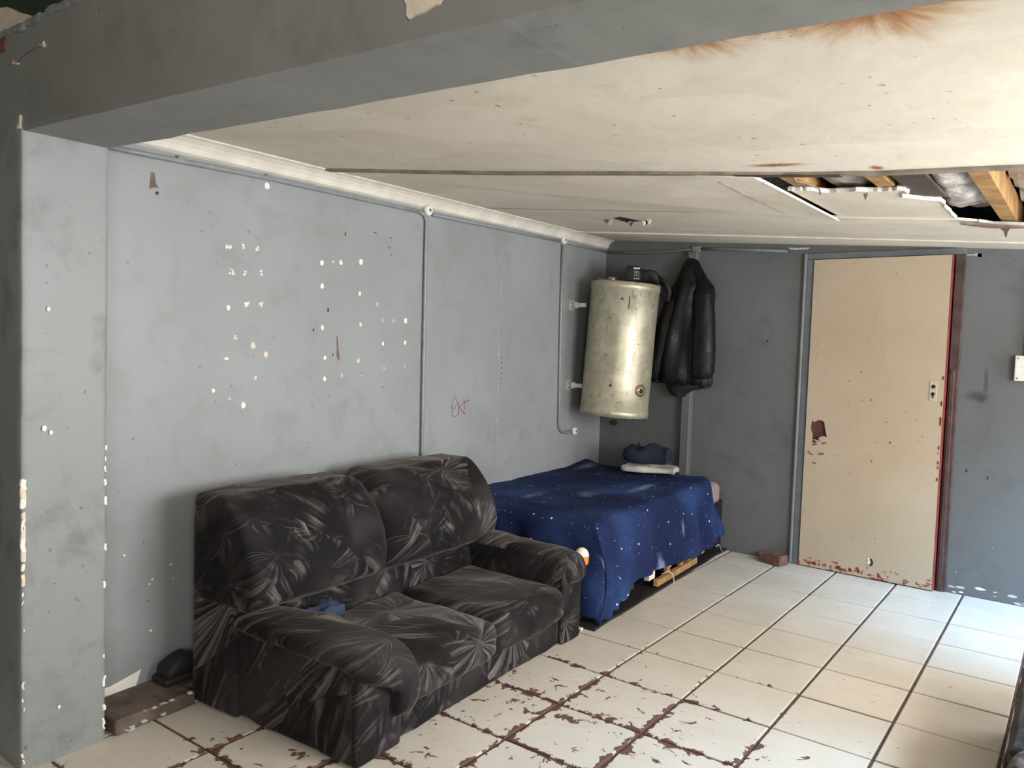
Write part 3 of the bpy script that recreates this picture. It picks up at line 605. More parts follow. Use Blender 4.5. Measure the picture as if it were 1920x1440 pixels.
    MB().prism([(.085, y, .862), (.105, y, .878), (.128, y, .88), (.142, y, .868), (.138, y, .845), (.112, y, .84)], (0, .001, 0), (0, -.006, 0)).build('torn_flap', M['door'], parent=leaf)
    for k in range(12):
        z = random.uniform(.5, 1.3); r = random.uniform(.004, .009); MB().prism([(wd-.012+r*.7*math.cos(t), y, z+r*1.8*math.sin(t)) for t in (0, 1, 2, 3, 4, 5.2)], (0, .001, 0), (0, -.0012, 0)).build('paint_chip', M['door_red'] if k % 2 else M['hardboard'], parent=leaf)
    for k in range(26):
        a = random.uniform(.02, wd-.02); r = random.uniform(.003, .011); MB().prism([(a+r*1.6*math.cos(t), y, .02+random.uniform(0, .03)+r*.5*math.sin(t)) for t in (0, 1, 2, 3, 4, 5.2)], (0, .001, 0), (0, -.0012, 0)).build('paint_chip', M['door_red'] if k % 3 else M['hardboard'], parent=leaf)
    MB().prism([(.44, y, .093), (.452, y, .085), (.462, y, .10), (.462, y, .118), (.452, y, .135), (.44, y, .13), (.45, y, .115), (.45, y, .10)], (0, .001, 0), (0, -.004, 0)).build('door_stop_scar', M['mark'], parent=leaf)
    MB().prism([(.425, y, .10), (.44, y, .095), (.447, y, .115), (.438, y, .135), (.426, y, .13), (.434, y, .115)], (0, .001, 0), (0, -.003, 0)).build('door_stop_scar', M['chip'], parent=leaf)
    MB().prism([(.515, y, .872), (.525, y, .878), (.528, y, .885), (.522, y, .886), (.514, y, .88)], (0, .001, 0), (0, -.0012, 0)).build('paint_chip', M['door_red'], parent=leaf)
build_door()
MB().rbox(.705, .772, D-.062, D, 0, 2.12, .006, 2, 2).build('trim_2', M['wall_back'], kind='structure', label='square grey post fixed to the end wall behind the jacket', cat='post')
def back_marks():
    Y = D
    def dec(name, poly, mat, th=.0015): MB().prism([(x, Y-.0002, z) for x, z in poly], (0, 0, 0), (0, -th, 0)).build(name, mat, parent=WB)
    dec('paint_chip', [(2.44, 2.035), (2.485, 2.035), (2.50, 2.04), (2.525, 2.035), (2.535, 2.025), (2.52, 2.012), (2.505, 2.018), (2.495, 2.027), (2.44, 2.029)], M['chip_faint'])
    dec('scuff_mark', blob((2.517, 2.028), .012, 2), M['mark'])
    dec('paint_chip', [(1.40, 2.123), (1.45, 2.118), (1.54, 2.117), (1.53, 2.107), (1.45, 2.105), (1.41, 2.11)], M['chip_faint'])
    for k in range(34):
        x = random.uniform(2.46, 3.6); z = abs(random.gauss(0, .03)); dec('paint_chip', blob((x, z+.006), random.uniform(.004, .017), k, 8, 1.6, .5), M['chip'] if k % 2 else M['chip_faint'])
    for k in range(9):
        x = random.uniform(2.48, 3.1); z = random.uniform(.1, 1.0); dec('paint_chip', blob((x, z), random.uniform(.002, .006), k, 7), M['chip_faint'])
    for x, z in ((1.29, 1.49), (.38, .88), (.33, .63), (2.52, .75), (2.63, .72)): dec('scuff_mark', blob((x, z), .007, x*9, 8, .7, 1.6), M['mark'])
    dec('scuff_mark', blob((.12, .83), .028, 4, 12, 1.2, .8), M['mark'])
    for k in range(14):
        x = random.uniform(1.12, 1.5); dec('damp_chip', blob((x, random.uniform(.008, .025)), random.uniform(.004, .012), k, 8, 1.8, .5), M['brown'])
back_marks()
def switch_box():
    r = empty('switch_box', (2.79, D, 1.3), label='white plastic isolator box on the end wall beside the door frame', cat='switch box')
    MB().rbox(-.06, .08, -.055, 0, 0, .145, .006, 1, 2).build('enclosure', M['white_plastic'], parent=r)
    for z in (.045, .07, .095): MB().rbox(.0, .05, -.06, -.054, z-.006, z+.006, .002).build('switch', M['black'], parent=r)
    for a in (-.045, .065):
        for z in (.015, .13): MB().tube([(a, -.057, z), (a, -.053, z)], .004, 8).build('screw', M['mark'], parent=r)
    MB().rbox(-.015, .02, -.03, 0, .145, .62, .006, 1, 2).build('trunking', M['frame_brown'], parent=r)
switch_box()

def conduit(name, label, paths, boxes, plugs=()):
    r = empty(name, W(0, 0), ROT, label=label, cat='conduit')
    for p in paths:
        m = MB(); m.tube([Vector(q) for q in p], .0105, 8); m.build('pipe', M['conduit'], True, parent=r)
    for (u, z) in boxes:
        m = MB(); m.tube([(u, 0, z), (u, .028, z), (u, .034, z)], [.03, .03, .024], 16); b = m.build('junction_box', M['white_plastic'], True, parent=r)
        m = MB(); m.tube([(u, .034, z), (u, .0375, z)], .007, 10); m.build('screw', M['mark'], parent=b)
    for (u, z) in plugs:
        m = MB(); m.rbox(u-.014, u+.014, 0, .02, z-.012, z+.012, .003); m.build('clip', M['conduit'], parent=r)
    return r
def zw(u): return interp([(0, 2.150), (.7, 2.146), (2.188, 2.112), (3.25, 2.098), (3.9, 2.075), (4.1, 2.07)], u)
n0 = .0115
conduit('conduit', 'thin grey conduit run under the cornice, dropping behind the sofa', [[(u, n0, zw(u)) for u in [4.0, 3.8, 3.5, 3.25, 3.0, 2.7, 2.4, 2.25]]+[], [(2.25, n0, zw(2.25)), (2.21, n0, zw(2.2)-.01), (2.188, n0, zw(2.2)-.04), (2.186, n0, 1.7), (2.18, n0, 1.2), (2.172, n0, .72), (2.17, n0, .45)]], [(2.186, 2.128)], [(2.182, 1.44), (3.25, 2.10), (3.67, 2.088)])
conduit('conduit', 'thin grey conduit beside the water heater, ending at a low socket', [[(2.14, n0, zw(2.14)), (1.6, n0, zw(1.6)), (1.1, n0, zw(1.1)), (.74, n0, zw(.74))], [(.7, n0, 2.12), (.695, n0, 1.7), (.68, n0, 1.2), (.665, n0, .86), (.655, n0, .82), (.62, n0, .795), (.56, n0, .785), (.47, n0, .785)], [(.66, n0, zw(.66)), (.3, n0, zw(.3)), (.02, n0, 2.15)]], [(.70, 2.155), (.445, .787)], [(.68, 1.36), (.67, 1.1)])
def back_conduit():
    r = empty('conduit', (0, D, 0), label='thin grey conduit along the top of the end wall', cat='conduit')
    MB().tube([(.02, -.0115, 2.15), (.3, -.0115, 2.132), (.6, -.0115, 2.135), (.72, -.0115, 2.14)], .0105, 8).build('pipe', M['frame'], True, parent=r)
    MB().tube([(.78, -.0115, 2.14), (1.0, -.0115, 2.13), (1.4, -.0115, 2.098)], .0105, 8).build('pipe', M['frame'], True, parent=r)
    MB().rbox(.72, .78, -.03, 0, 2.12, 2.16, .004).build('junction_box', M['frame_light'], parent=r)
back_conduit()

# ================================================================== sofa
def build_sofa():
    U0, N0 = 2.93, .165
    r = empty('sofa', W(U0, N0), ROT, label='black velvet two-seat sofa with brushed streaks against the chipped wall', cat='sofa')
    V, VD = M['velvet'], M['velvet_dim']
    wr = lambda p, s, k: Vector((s*nz(p.x*9, p.y*9, p.z*9+k), s*nz(p.x*9+5, p.y*9, p.z*9+k), s*nz(p.x*9, p.y*9+7, p.z*9+k)))
    R_, L_ = -.775, .775           # right (far) and left (near) outer sides
    aR, aL = -.61, .535            # inner faces of the two arms
    mid = -.055
    # back frame
    def fb(p):
        t = max(0, p.z)/.79; return Vector((p.x, p.y*(1-.42*t*t), p.z))+wr(p, .004, 1)
    MB().rbox(R_+.01, L_, .0, .27, 0, .74, .022, 12, 3, fb).build('back_frame', VD, True, parent=r)
    # base and front skirt
    MB().rbox(aR-.05, aL+.05, .2, .845, 0, .15, .018, 16, 3, lambda p: p+wr(p, .007, 3)).build('base', VD, True, parent=r)
    # lumbar strip between seats and back cushions
    MB().rbox(aR-.02, aL+.02, .22, .335, .12, .47, .04, 14, 3, lambda p: Vector((p.x, p.y-.12*(p.z-.2), p.z))+wr(p, .008, 5)).build('lumbar_panel', VD, True, parent=r)
    # back cushions: fat pillows rolled over the top of the frame
    def back_cushion(x0, x1, seed, sq):
        # sq: side (+1/-1) on which the cushion is square and flush with the sofa's side
        def f(p):
            a = (p.x-x0)/(x1-x0); t = (p.z-.40)/.42; fr = max(0, (p.y-.04)/.30)
            bul = max(0, 4*a*(1-a))**.4
            e = a if sq > 0 else 1-a              # 0 at the inner end, 1 at the square end
            y = p.y*1.0
            prof = interp([(0, .0), (.1, .035), (.3, .05), (.5, .03), (.7, -.025), (.85, -.08), (1, -.15)], t)
            y += prof*fr*(.55+.45*(bul if e < .5 else 1))
            z = p.z+.010*bul*max(0, t)
            rnd = max(0, .16-e)/.16               # the inner end rounds off at the top
            z -= .11*rnd**2.2*max(0, t)**2; y -= .05*rnd**2*fr
            fan = math.sin(8*math.atan2(p.x-(x0+x1)/2+.05*seed, p.z-.34)+seed)*.005*fr*(1-abs(2*a-1))
            return Vector((p.x, y+fan, z))+wr(p, .006, seed*3)
        return MB().rbox(x0, x1, -.004, .34, .40, .812, .035, 24, 4, f).build('back_cushion', V, True, parent=r)
    back_cushion(mid+.085, L_+.004, 1.3, 1); back_cushion(R_+.03, mid+.10, 2.6, 0)
    # seat cushions
    def seat(x0, x1, seed):
        def f(p):
            a = (p.x-x0)/(x1-x0); b = (p.y-.30)/.59
            bul = max(0, 4*a*(1-a))**.5
            q = Vector((p.x, p.y+(.018*bul if b > .8 else 0), p.z))
            if p.z > .2: q.z += .02*bul*math.sin(math.pi*min(1, max(0, b)))+.045*max(0, .35-b)-.03*max(0, b-.75)
            w = .010*math.sin(14*a+6*b+seed)*max(0, .4-b)
            q.z += w
            return q+wr(p, .008, seed)
        return MB().rbox(x0, x1, .30, .885, .125, .285, .06, 20, 5, f).build('seat_cushion', V, True, parent=r)
    seat(mid+.004, aL-.005, 1.1); seat(aR+.005, mid-.004, 4.7)
    # arms: upright body plus a soft pad rolling over the front
    def arm(x0, x1, zt, near):
        inn = -1 if near else 1
        MB().rbox(x0+(.012 if near else .002), x1-(.012 if near else .002), .12, .862, 0, zt-(.05 if near else .03), .025, 16, 3, lambda p: p+wr(p, .007, x0*9)).build('arm_body', VD, True, parent=r)
        w = (x1-x0); n = 20; rings = []; steps = 26; cx = (x0+x1)/2
        path = [(.20, zt-.005), (.26, zt-.004), (.34, zt-.008), (.5, zt-.012), (.66, zt-.012), (.78, zt-.018), (.845, zt-.03), (.885, zt-.06), (.90, zt-.105), (.900, zt-.16), (.893, zt-.21), (.885, zt-.235)]
        if not near: path = [(.20, zt), (.3, zt+.01), (.45, zt), (.6, zt-.004), (.75, zt-.008), (.82, zt-.012), (.855, zt-.025), (.872, zt-.05), (.878, zt-.08), (.876, zt-.11)]
        pts = []
        for k in range(steps+1):
            s = k/steps*(len(path)-1); i = min(int(s), len(path)-2); t = s-i
            pts.append((lerp(path[i][0], path[i+1][0], t), lerp(path[i][1], path[i+1][1], t)))
        for k, (y, z) in enumerate(pts):
            a, b = pts[max(k-1, 0)], pts[min(k+1, steps)]
            ty, tz = b[0]-a[0], b[1]-a[1]; l = math.hypot(ty, tz); ty /= l; tz /= l
            ny, nz_ = -tz, ty
            grow = min(1, (k+.6)/3.2)**.5; end = 1 if k < steps-3 else ((steps-k+.25)/3.25)**.5
            hang = sstep(.60, .80, k/steps)
            hw = lerp(w/2*(.96+.04*grow)*(.35+.65*min(1, k/7)), .050, hang) if near else w/2*.93; th = .042*grow*end*(1-.15*hang)
            ox = cx+inn*(w/2-.05)*hang-inn*(1-min(1, k/7))*w*.30 if near else cx
            ring = []
            for q in range(n):
                al = 2*math.pi*q/n; c, s_ = math.cos(al), math.sin(al)
                ca = math.copysign(abs(c)**.6, c)*hw*end**.4; sa = math.copysign(abs(s_)**.75, s_)*th
                p = Vector((ox+ca, y+ny*sa, z-.042+nz_*sa)); ring.append(p+wr(p, .010, 2+x0))
            rings.append(ring)
        MB().loft(rings).build('arm_pad', V, True, parent=r)
    arm(aL-.03, L_-.005, .405, True); arm(R_, aR+.01, .445, False)
    MB().rbox(aL+.0, L_-.015, .84, .872, 0, .34, .02, 8, 3, lambda p: p+wr(p, .006, 8)).build('arm_front', V, True, parent=r)
    MB().rbox(R_+.006, aR+.01, .84, .872, 0, .36, .02, 8, 3, lambda p: p+wr(p, .006, 11)).build('arm_front', V, True, parent=r)
    # piping along cushion edges
    return r
build_sofa()
# things lying on the sofa
def cloth_lump(name, loc, sx, sy, sz, mat, seed, label, cat, rz=0, n=20):
    def f(p):
        d = Vector((nz(p.x/sx*2.2, p.y/sy*2.2, seed), nz(p.x/sx*2.2+9, p.y/sy*2.2, seed), nz(p.x/sx*2.6, p.y/sy*2.6, seed+5)))
        k = max(0, p.z/sz); return Vector((p.x+d.x*sx*.18, p.y+d.y*sy*.18, p.z*(1+.55*d.z) if p.z > .004 else p.z))
    o = MB().rbox(-sx/2, sx/2, -sy/2, sy/2, 0, sz, sz*.42, n, 4, f).build(name, mat, True, label=label, cat=cat)
    o.location = loc; o.rotation_euler = (0, 0, rz); return o
cloth_lump('crumpled_cloth', W(3.40, .565, .318), .17, .085, .06, M['denim'], 3, 'crumpled blue cloth stuffed between the sofa arm and the back cushion', 'cloth', ROT)
def toy():
    r = empty('bottle_cap', W(2.105, 1.0, .335), ROT, label='orange and white plastic piece tucked at the end of the sofa arm', cat='plastic toy')
    rings = []
    for k in range(9):
        t = math.pi/2*k/8; rings.append([Vector((.036*math.cos(t)*math.cos(q), .036*math.cos(t)*math.sin(q), .045+.04*math.sin(t))) for q in [2*math.pi*i/16 for i in range(16)]])
    MB().loft(rings).build('cap', M['cream_plastic'], True, parent=r)
    MB().tube([(0, 0, 0), (0, 0, .006), (0, 0, .046)], [.026, .034, .036], 16).build('cup', M['orange'], True, parent=r)
toy()
def shoe():
    def f(p): return Vector((p.x, p.y, p.z*(1-.35*sstep(-.02, .1, p.x))))+Vector((.008*nz(p.x*12, p.z*12), .006*nz(p.y*20, p.z*12), .006*nz(p.x*14, p.y*14)))
    r = empty('shoe', W(3.69, .075, .06), ROT, label='black shoe wedged behind the sofa on the plinth', cat='shoe')
    MB().rbox(-.05, .085, -.05, .05, .022, .105, .035, 8, 4, f).build('upper', M['black'], True, parent=r)
    MB().rbox(-.055, .092, -.052, .052, 0, .03, .012, 4, 3).build('sole', M['black'], True, parent=r)
shoe()

# ================================================================== bed
BT = .53
def build_bed():
    r = empty('bed', W(1.05, .5), ROT, label='low bed with a dusty pink mattress on timber slats against the end wall', cat='bed')
    MB().rbox(-.97, .93, -.46, .525, .33, BT-.034, .06, 14, 4, lambda p: p+Vector((0, .01*nz(p.x*4, p.z*9), .012*nz(p.x*3, p.y*3)))).build('mattress', M['mattress'], True, parent=r)
    MB().box(-.99, .92, -.45, .46, .19, .22).build('board', M['wood_dark'], parent=r); MB().box(-.96, .92, -.45, .44, .22, .335).build('box_base', M['black'], parent=r)
    for x in (-.98, -.35, .3, .88): MB().box(x-.02, x+.06, -.42, .44, .0, .19).build('bearer', M['wood_dark'], parent=r)
    MB().box(-.98, -.86, .40, .53, .012, .36).build('end_block', M['black'], parent=r)
    for x in (-.76, -.60, -.36, -.22, .0): MB().rbox(x-.022, x+.022, .515, .54, .055, .19, .003).build('slat', M['wood'], parent=r)
    MB().rbox(-.45, .20, .525, .555, .022, .062, .004).build('rail', M['wood'], parent=r)
build_bed()
MB().rbox(.05, 2.07, .6, 1.068, 0, .012, .005, 20, 2, lambda p: Vector((p.x, p.y+.012*nz(p.x*5, 1)*(1 if p.y > 1 else 0), p.z+(.004*abs(nz(p.x*8, p.y*8)) if p.z > .006 else 0)))).build('floor_sheet', M['black'], True, label='black rubber sheet on the tiles under the bed', cat='mat').matrix_world = Matrix.Translation(W(0, 0)) @ Matrix.Rotation(ROT, 4, 'Z')
def book(u, n, z, sx, sy, sz, mat, label, rz=0, tilt=0):
    r = empty('book', W(u, n, z), ROT+rz, label=label, cat='book'); r.rotation_euler[1] = tilt
    MB().box(-sx/2, sx/2, -sy/2, sy/2, 0, sz).build('cover', mat, parent=r); MB().box(-sx/2+.003, sx/2-.003, -sy/2+.004, sy/2+.001, .004, sz-.004).build('pages', M['cream_plastic'], parent=r)
book(1.27, 1.01, .066, .085, .03, .11, M['pale_cloth'], 'white book standing at the end of the timber rail under the bed')
book(.62, .985, .02, .05, .05, .15, M['red'], 'red book standing between the slats under the bed')
book(.95, .99, .064, .10, .04, .07, M['brick'], 'brown book leaning behind the rail under the bed', 0, .4)
m = MB(); m.tube([W(1.14, 1.03, .07), W(1.10, 1.06, .085), W(1.07, 1.075, .06), W(1.06, 1.08, .02), W(1.075, 1.085, .008)], .0025, 6); m.build('cable', M['white_plastic'], True, label='thin white cable hanging from the timber rail under the bed', cat='cable')
m = MB(); m.tube([W(.30, 1.075, .075), W(.26, 1.08, .085), W(.22, 1.07, .07), W(.17, 1.08, .01)], .0025, 6); m.build('cable', M['white_plastic'], True, label='short white cable curling out at the far end of the bed', cat='cable')

def build_spread():
    ztab = [(.1, .135), (.25, .125), (.48, .094), (.77, .094), (1.0, .115), (1.21, .134), (1.45, .147), (1.66, .146), (1.72, .135), (1.77, .085), (1.85, .06), (1.95, .04), (2.1, .03)]
    u0, u1, n0_, n1 = .13, 2.005, .012, 1.03
    na, nb = 150, 110; v = []; uvs = []; f = []
    La = (u1-u0); dropA = .46
    def bend(s, top, drop, r=.055):
        # arc-length s along the cover: flat to top, then rounded over and down; returns (horizontal, fall)
        if s <= top-r: return s, 0
        q = s-(top-r); arc = r*math.pi/2
        if q <= arc: t = q/r; return top-r+r*math.sin(t), r*(1-math.cos(t))
        return top, r+(q-arc)
    for i in range(na+1):
        sa = i/na*(La+dropA)
        for j in range(nb+1):
            h, fa = bend(sa, La, dropA)
            u = u0+h
            zb = interp(ztab, min(u, 2.05)+.02); full = BT-zb
            width = n1-n0_; r = .055; total = width-r+r*math.pi/2+full-r
            sb = j/nb*total
            hn, fb = bend(sb, width, full); n = n0_+hn
            # how far into each drop
            ka = sstep(.02, .12, fa); kb = sstep(.02, .12, fb)
            fall = (fa**4+fb**4)**.25 if fa > 0 and fb > 0 else max(fa, fb)
            z = BT-fall
            # top: slack hollows and wrinkles; edge by the wall pushed up
            tp = (1-ka)*(1-kb)
            z += tp*(.012*nz(u*2.2, n*2.4, 1)+.006*nz(u*5+n*2, n*5, 2)+.003*nz(u*14, n*14, 3))
            z += tp*.03*sstep(.16, 0, n)*sstep(.6, .1, u)+tp*.022*sstep(.5, .15, u)*sstep(.2, .5, n)
            # front drop: gentle vertical folds, heavier near the corner
            ff = .010*math.sin(u*19+2*nz(u*4, 3))+.016*nz(u*7, z*1.4, 6)
            corner = sstep(1.62, 1.95, u)
            ff += corner*.022*math.sin(u*62+z*9)
            n += kb*(ff*sstep(0, .3, fb)+.018+.035*sstep(.1, .45, fb))
            # end drop
            u += ka*(.016*nz(n*8, z*2, 9)+.012*math.sin(n*33)*sstep(0, .3, fa)+.02*sstep(.1, .4, fa))
            # leading edge at the exposed mattress corner
            if i == 0 or sa < .25:
                e = (1-sa/.25); u += e*(.22-.20*sstep(.03, .40, fb)+.02*nz(n*6, z*5, 4)-.12*sstep(.6, .3, n))
            z = max(z, .016)
            v.append((u, n, z)); uvs.append((sa, sb))
    for i in range(na):
        for j in range(nb): k = i*(nb+1)+j; f.append((k, k+1, k+nb+2, k+nb+1))
    o = mesh('bedspread', v, f, M['galaxy'], True, label='navy galaxy-print bedspread with white stars draped over the bed', cat='bedspread')
    uvl = o.data.uv_layers.new(name='UVMap')
    for lp in o.data.loops: uvl.data[lp.index].uv = uvs[lp.vertex_index]
    o.location = W(0, 0); o.rotation_euler = (0, 0, ROT)
    s = o.modifiers.new('thickness', 'SOLIDIFY'); s.thickness = .004; s.offset = 1
build_spread()
ZB = BT+.035
o = cloth_lump('folded_towel', W(.40, .62, ZB-.008), .24, .36, .036, M['pale_cloth'], 5, 'pale folded cloth lying on the bedspread under the navy clothing', 'cloth', ROT+.3)
o = cloth_lump('folded_clothing', W(.36, .57, ZB+.038), .20, .32, .115, M['navy'], 8, 'dark navy folded clothing on top of the pale cloth', 'clothing', ROT+.3)
MB().tube([W(.36, .50, ZB+.12), W(.36, .495, ZB+.155), W(.355, .505, ZB+.175)], [.014, .011, .006], 8).build('loop', M['navy'], True, parent=o).matrix_parent_inverse = (Matrix.Translation(o.location) @ Matrix.Rotation(o.rotation_euler[2], 4, 'Z')).inverted()

# ================================================================== water heater and what stands on it
def build_heater():
    base = W(.40, .31, .93)
    ax = Vector((.05, .022, 1)).normalized(); q = Vector((0, 0, 1)).rotation_difference(ax)
    r = empty('water_heater', base, label='dented khaki steel water heater cylinder hung on the wall in the corner', cat='water heater')
    r.rotation_mode = 'QUATERNION'; r.rotation_quaternion = q
    R, H, n = .243, .94, 64
    prof = [(.0, -.004), (R*.9, -.004), (R+.004, 0), (R+.004, .045), (R, .048), (R, .3), (R, .6), (R, H-.05), (R+.004, H-.047), (R+.004, H), (R*.92, H+.004), (0, H+.006)]
    rings = []
    for rr, z in prof:
        ring = []
        for k in range(n):
            t = 2*math.pi*k/n; d = 0
            if rr > .1: d = -.006*max(0, nz(math.cos(t)*2, math.sin(t)*2, z*4))
            ring.append(Vector(((max(rr, .001)+d)*math.cos(t), (max(rr, .001)+d)*math.sin(t), z)))
        rings.append(ring)
    MB().loft(rings).build('tank', M['tank'], True, parent=r)
    # element flange, low on the side towards the room
    a = math.radians(-60.8+43); c = Vector((math.cos(a), math.sin(a), 0)); s = Vector((-math.sin(a), math.cos(a), 0))
    def disc(z, rad, r0, th, name, mat, k=24):
        m = MB(); p0 = c*(R-.004)+Vector((0, 0, z)); p1 = c*(R+th)+Vector((0, 0, z)); m.tube([p0, p1], rad, k); return m.build(name, mat, True, parent=r)
    disc(.20, .044, 0, .006, 'flange_ring', M['copper']); disc(.20, .030, 0, .008, 'flange_hole', M['tank']); disc(.197, .016, 0, .012, 'terminal', M['black'])
    for da, z, rad in ((-60.8-4, .82, .008), (-60.8-10, .22, .010), (-60.8+30, .52, .004)):
        b = math.radians(da); p = Vector((math.cos(b), math.sin(b), 0)); MB().tube([p*(R-.003)+Vector((0, 0, z)), p*(R+.0015)+Vector((0, 0, z))], rad, 10).build('rivet', M['mark'], parent=r)
    b = math.radians(-60.8+8); p = Vector((math.cos(b), math.sin(b), 0)); MB().tube([p*(R+.001)+Vector((0, 0, .76)), p*(R+.001)+Vector((0, 0, .84))], .003, 5).build('scratch', M['mark'], parent=r)
    # fittings on top
    for x, y, h, rad, mat in ((-.02, -.17, .03, .03, 'copper'), (-.12, -.10, .022, .05, 'copper')): MB().tube([(x, y, H), (x, y, H+h)], rad, 14).build('fitting', M[mat], True, parent=r)
    # wall brackets
    for z in (.20, .78):
        u = .53; m = MB(); p = W(u, 0, .93+z); qn = W(u, .12, .93+z)
        m.rbox(-.03, .03, -.03, -.024+.02, -.04, .04, .003); 
        br = MB(); Mx = Matrix.Translation(W(u, 0, .93+z)) @ Matrix.Rotation(ROT, 4, 'Z')
        br.box(-.03, .03, 0, .008, -.035, .035, Mx); br.box(-.012, .012, 0, .12, -.014, .014, Mx); br.box(-.02, .02, .03, .05, -.022, .022, Mx)
        ob = br.build('bracket', M['pale_cloth'], parent=r); ob.matrix_parent_inverse = (Matrix.Translation(base) @ q.to_matrix().to_4x4()).inverted()
    return base, q, R, H
HB, HQ, HR, HH = build_heater()
def on_heater(x, y, z=0): return HB+HQ @ Vector((x, y, HH+.006+z))
def charger():
    r = empty('battery_charger', on_heater(.115, -.11, .004), math.radians(22), label='small black box with a white printed label on the water heater', cat='box')
    r.rotation_mode = 'XYZ'
    MB().rbox(-.055, .055, -.045, .045, 0, .105, .012, 2, 3, lambda p: Vector((p.x*(1-.25*max(0, p.z-.07)/.035), p.y, p.z))).build('body', M['black'], True, parent=r)
    MB().rbox(.004, .048, -.0465, -.0445, .082, .092, .001).build('label_strip', M['white_plastic'], parent=r)
    for k in range(4): MB().rbox(.008, .044-.006*(k % 2), -.0465, -.0445, .035+.01*k, .038+.01*k, .0008).build('print_line', M['pale_cloth'], parent=r)
    for k in range(3): MB().rbox(.008+.014*k, .015+.014*k, -.0465, -.0445, .012, .022, .0008).build('icon', M['pale_cloth'], parent=r)
charger()
def bag():
    def f(p): return p+Vector((.02*nz(p.x*9, p.y*9, p.z*9), .02*nz(p.x*9+3, p.y*9, p.z*9), .02*nz(p.x*9, p.y*9+4, p.z*9)-.35*max(0, p.x-.05)**1.0))
    o = empty('black_bag', on_heater(.10, .085, .012), math.radians(20), label='crumpled black bag slumped over the back of the water heater', cat='bag')
    MB().rbox(-.10, .12, -.09, .09, 0, .10, .045, 10, 4, f).build('body', M['black'], True, parent=o)
    MB().tube([(.10, -.02, .04), (.16, -.03, .0), (.185, -.03, -.06), (.175, -.02, -.12), (.15, .0, -.10), (.155, .01, -.04), (.11, .02, .03)], .016, 8).build('strap', M['black'], True, parent=o)
bag()

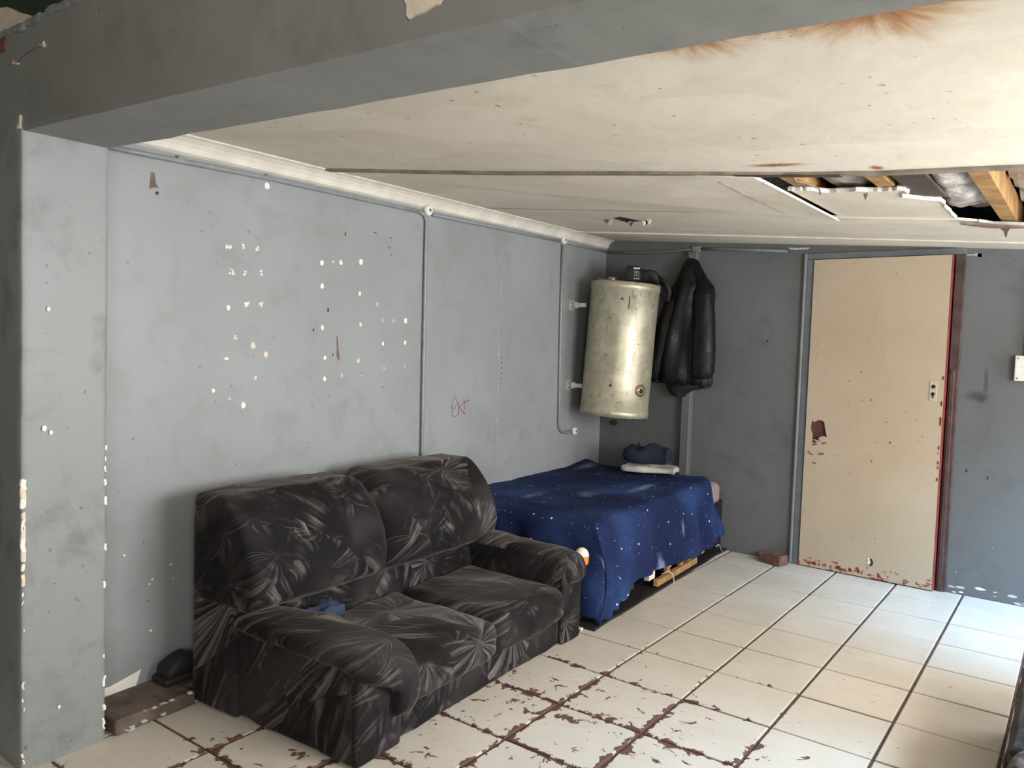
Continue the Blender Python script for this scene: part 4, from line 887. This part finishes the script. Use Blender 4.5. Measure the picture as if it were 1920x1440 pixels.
# ================================================================== jacket on the post
def build_jacket():
    H0 = Vector((.735, D-.075, 0))
    r = empty('leather_jacket', (.735, D-.075, 1.08), label='black leather jacket hanging from the post on the end wall', cat='jacket')
    off = Vector((.735, D-.075, 1.08))
    def ring(z, xl, xr, dep, back=0., seed=0, amp=.10, n=56, nf=7):
        cx, hw = (xl+xr)/2, (xr-xl)/2; out = []
        for k in range(n):
            t = 2*math.pi*k/n; c, s = math.cos(t), math.sin(t)
            fold = 1+amp*(.6*math.sin(nf*t+seed+2*nz(z*3, c, s))+.7*nz(c*3.2+seed, z*1.3, s*2))*(1 if s < 0 else .2)
            x = cx+hw*math.copysign(abs(c)**.8, c); y = D-.006-back-dep*(.5-.5*s)*1.0*fold if s < .999 else D-.006
            out.append(Vector((x, min(y, D-.004), z+.006*nz(c*3, s*3, z*5)))-off)
        return out
    # yoke/body
    body = [(2.065, .71, .765, .09), (2.05, .695, .785, .11), (2.0, .675, .815, .135), (1.93, .655, .865, .15), (1.86, .628, .925, .16), (1.80, .60, .935, .165), (1.70, .572, .93, .165), (1.55, .535, .93, .165), (1.40, .51, .93, .16), (1.28, .49, .925, .16), (1.20, .475, .92, .15), (1.165, .49, .90, .13)]
    rows = []
    for (z0, a0, b0, d0), (z1, a1, b1, d1) in zip(body, body[1:]):
        for t in (0, .25, .5, .75): rows.append((lerp(z0, z1, t), lerp(a0, a1, t), lerp(b0, b1, t), lerp(d0, d1, t)))
    rows.append(body[-1])
    MB().loft([ring(z, a, b, d, seed=1.5, amp=.26*sstep(2.06, 1.75, z)+.03) for z, a, b, d in rows]).build('jacket_body', M['leather'], True, parent=r)
    # lining / shirt tail hanging below
    MB().loft([ring(z, a, b, d, seed=4, amp=.12, nf=5) for z, a, b, d in ((1.30, .60, .90, .10), (1.2, .59, .91, .11), (1.15, .585, .92, .11), (1.125, .60, .79, .11), (1.09, .62, .74, .10), (1.075, .64, .735, .09))]).build('lining', M['black'], True, parent=r)
    MB().loft([ring(z, a, b, d, seed=2, amp=.1, nf=4) for z, a, b, d in ((1.25, .78, .93, .11), (1.20, .78, .935, .11), (1.165, .785, .93, .10))]).build('hem', M['black'], True, parent=r)
    def sleeve(pts, rad, seed):
        rings = []
        P = [Vector(p) for p in pts]; steps = 30
        for k in range(steps+1):
            s = k/steps*(len(P)-1); i = min(int(s), len(P)-2); t = s-i
            c = P[i].lerp(P[i+1], t); q = lerp(rad[i], rad[i+1], t); ring_ = []
            for m_ in range(22):
                a = 2*math.pi*m_/22; wob = 1+.10*nz(math.cos(a)*1.5, math.sin(a)*1.5, c.z*7+seed)+.10*nz(math.cos(a)*2, math.sin(a)*2, c.z*26+seed)*sstep(1.5, 1.3, c.z)
                ring_.append(c+Vector((q*wob*math.cos(a), q*.85*wob*math.sin(a), .01*math.sin(a+seed)))-off)
            rings.append(ring_)
        MB().loft(rings).build('sleeve', M['leather'], True, parent=r)
    sleeve([(.835, D-.11, 1.93), (.865, D-.125, 1.83), (.88, D-.135, 1.66), (.885, D-.14, 1.48), (.89, D-.14, 1.33), (.892, D-.135, 1.25), (.89, D-.135, 1.215)], [.03, .07, .078, .082, .084, .08, .06], 1)
    sleeve([(.665, D-.10, 1.90), (.625, D-.11, 1.76), (.585, D-.115, 1.58), (.55, D-.115, 1.40), (.52, D-.11, 1.27), (.50, D-.105, 1.20), (.495, D-.10, 1.18)], [.03, .055, .065, .066, .06, .045, .02], 6)
    MB().tube([Vector(p)-off for p in ((.47, D-.10, 1.19), (.455, D-.10, 1.165), (.445, D-.10, 1.168))], [.006, .005, .003], 6).build('strap', M['leather'], True, parent=r)
    MB().tube([Vector(p)-off for p in ((.845, D-.21, 1.80), (.88, D-.225, 1.80), (.925, D-.21, 1.80))], .003, 6).build('seam', M['leather'], True, parent=r)
    MB().tube([Vector(p)-off for p in ((.74, D-.06, 2.06), (.74, D-.09, 2.075), (.74, D-.105, 2.09))], .005, 6).build('hook', M['frame'], True, parent=r)
build_jacket()

# ================================================================== small floor things and the sofa edge on the other side
b = MB().rbox(-.085, .085, -.05, .05, 0, .068, .006, 4, 2, lambda p: p+Vector((.004*nz(p.y*30, p.z*30), .004*nz(p.x*30, p.z*30), .003*nz(p.x*30, p.y*30)))).build('brick', M['brick'], label='broken clay brick on the floor beside the door frame', cat='brick')
b.location = (1.435, 5.262, 0); b.rotation_euler = (0, 0, math.radians(-18))
for (x, y, s, lab) in ((1.105, 3.322, .016, 'tiny white paper scrap on the tiles by the sofa corner'), (2.06, 2.35, .012, 'small dark leaf scrap lying on the tiles')):
    o = MB().rbox(-s, s, -s*.7, s*.7, 0, s*.8, s*.3, 3, 2, lambda p: p+Vector((.006*nz(p.x*90, p.y*90), .006*nz(p.y*90, 3), .004*nz(p.x*90, 9)))).build('paper_scrap', M['white_plastic'] if s > .013 else M['brown'], True, label=lab, cat='scrap'); o.location = (x, y, .002)
def armchair():
    r = empty('armchair', (3.36, 2.88, 0), label='dark velvet armchair standing on the tiles opposite the sofa', cat='armchair')
    w = lambda p, k: Vector((.012*nz(p.x*6, p.y*6, p.z*6+k), .012*nz(p.x*6+4, p.y*6, p.z*6+k), .008*nz(p.x*6, p.y*6+4, p.z*6+k)))
    VD, V = M['velvet_dim'], M['velvet']
    MB().rbox(-.38, .4, -.60, .66, 0, .26, .03, 10, 3, lambda p: p+w(p, 1)).build('base', VD, True, parent=r)
    MB().rbox(-.415, .2, -.42, .48, .22, .37, .06, 10, 4, lambda p: p+w(p, 3)).build('seat_cushion', V, True, parent=r)
    MB().rbox(.12, .44, -.6, .66, .1, .80, .08, 10, 4, lambda p: p+w(p, 5)).build('backrest', V, True, parent=r)
    for a, b_ in ((-.64, -.42), (.46, .68)): MB().rbox(-.40, .4, a, b_, 0, .42, .07, 10, 4, lambda p: p+w(p, 7)).build('arm', VD, True, parent=r)
armchair()
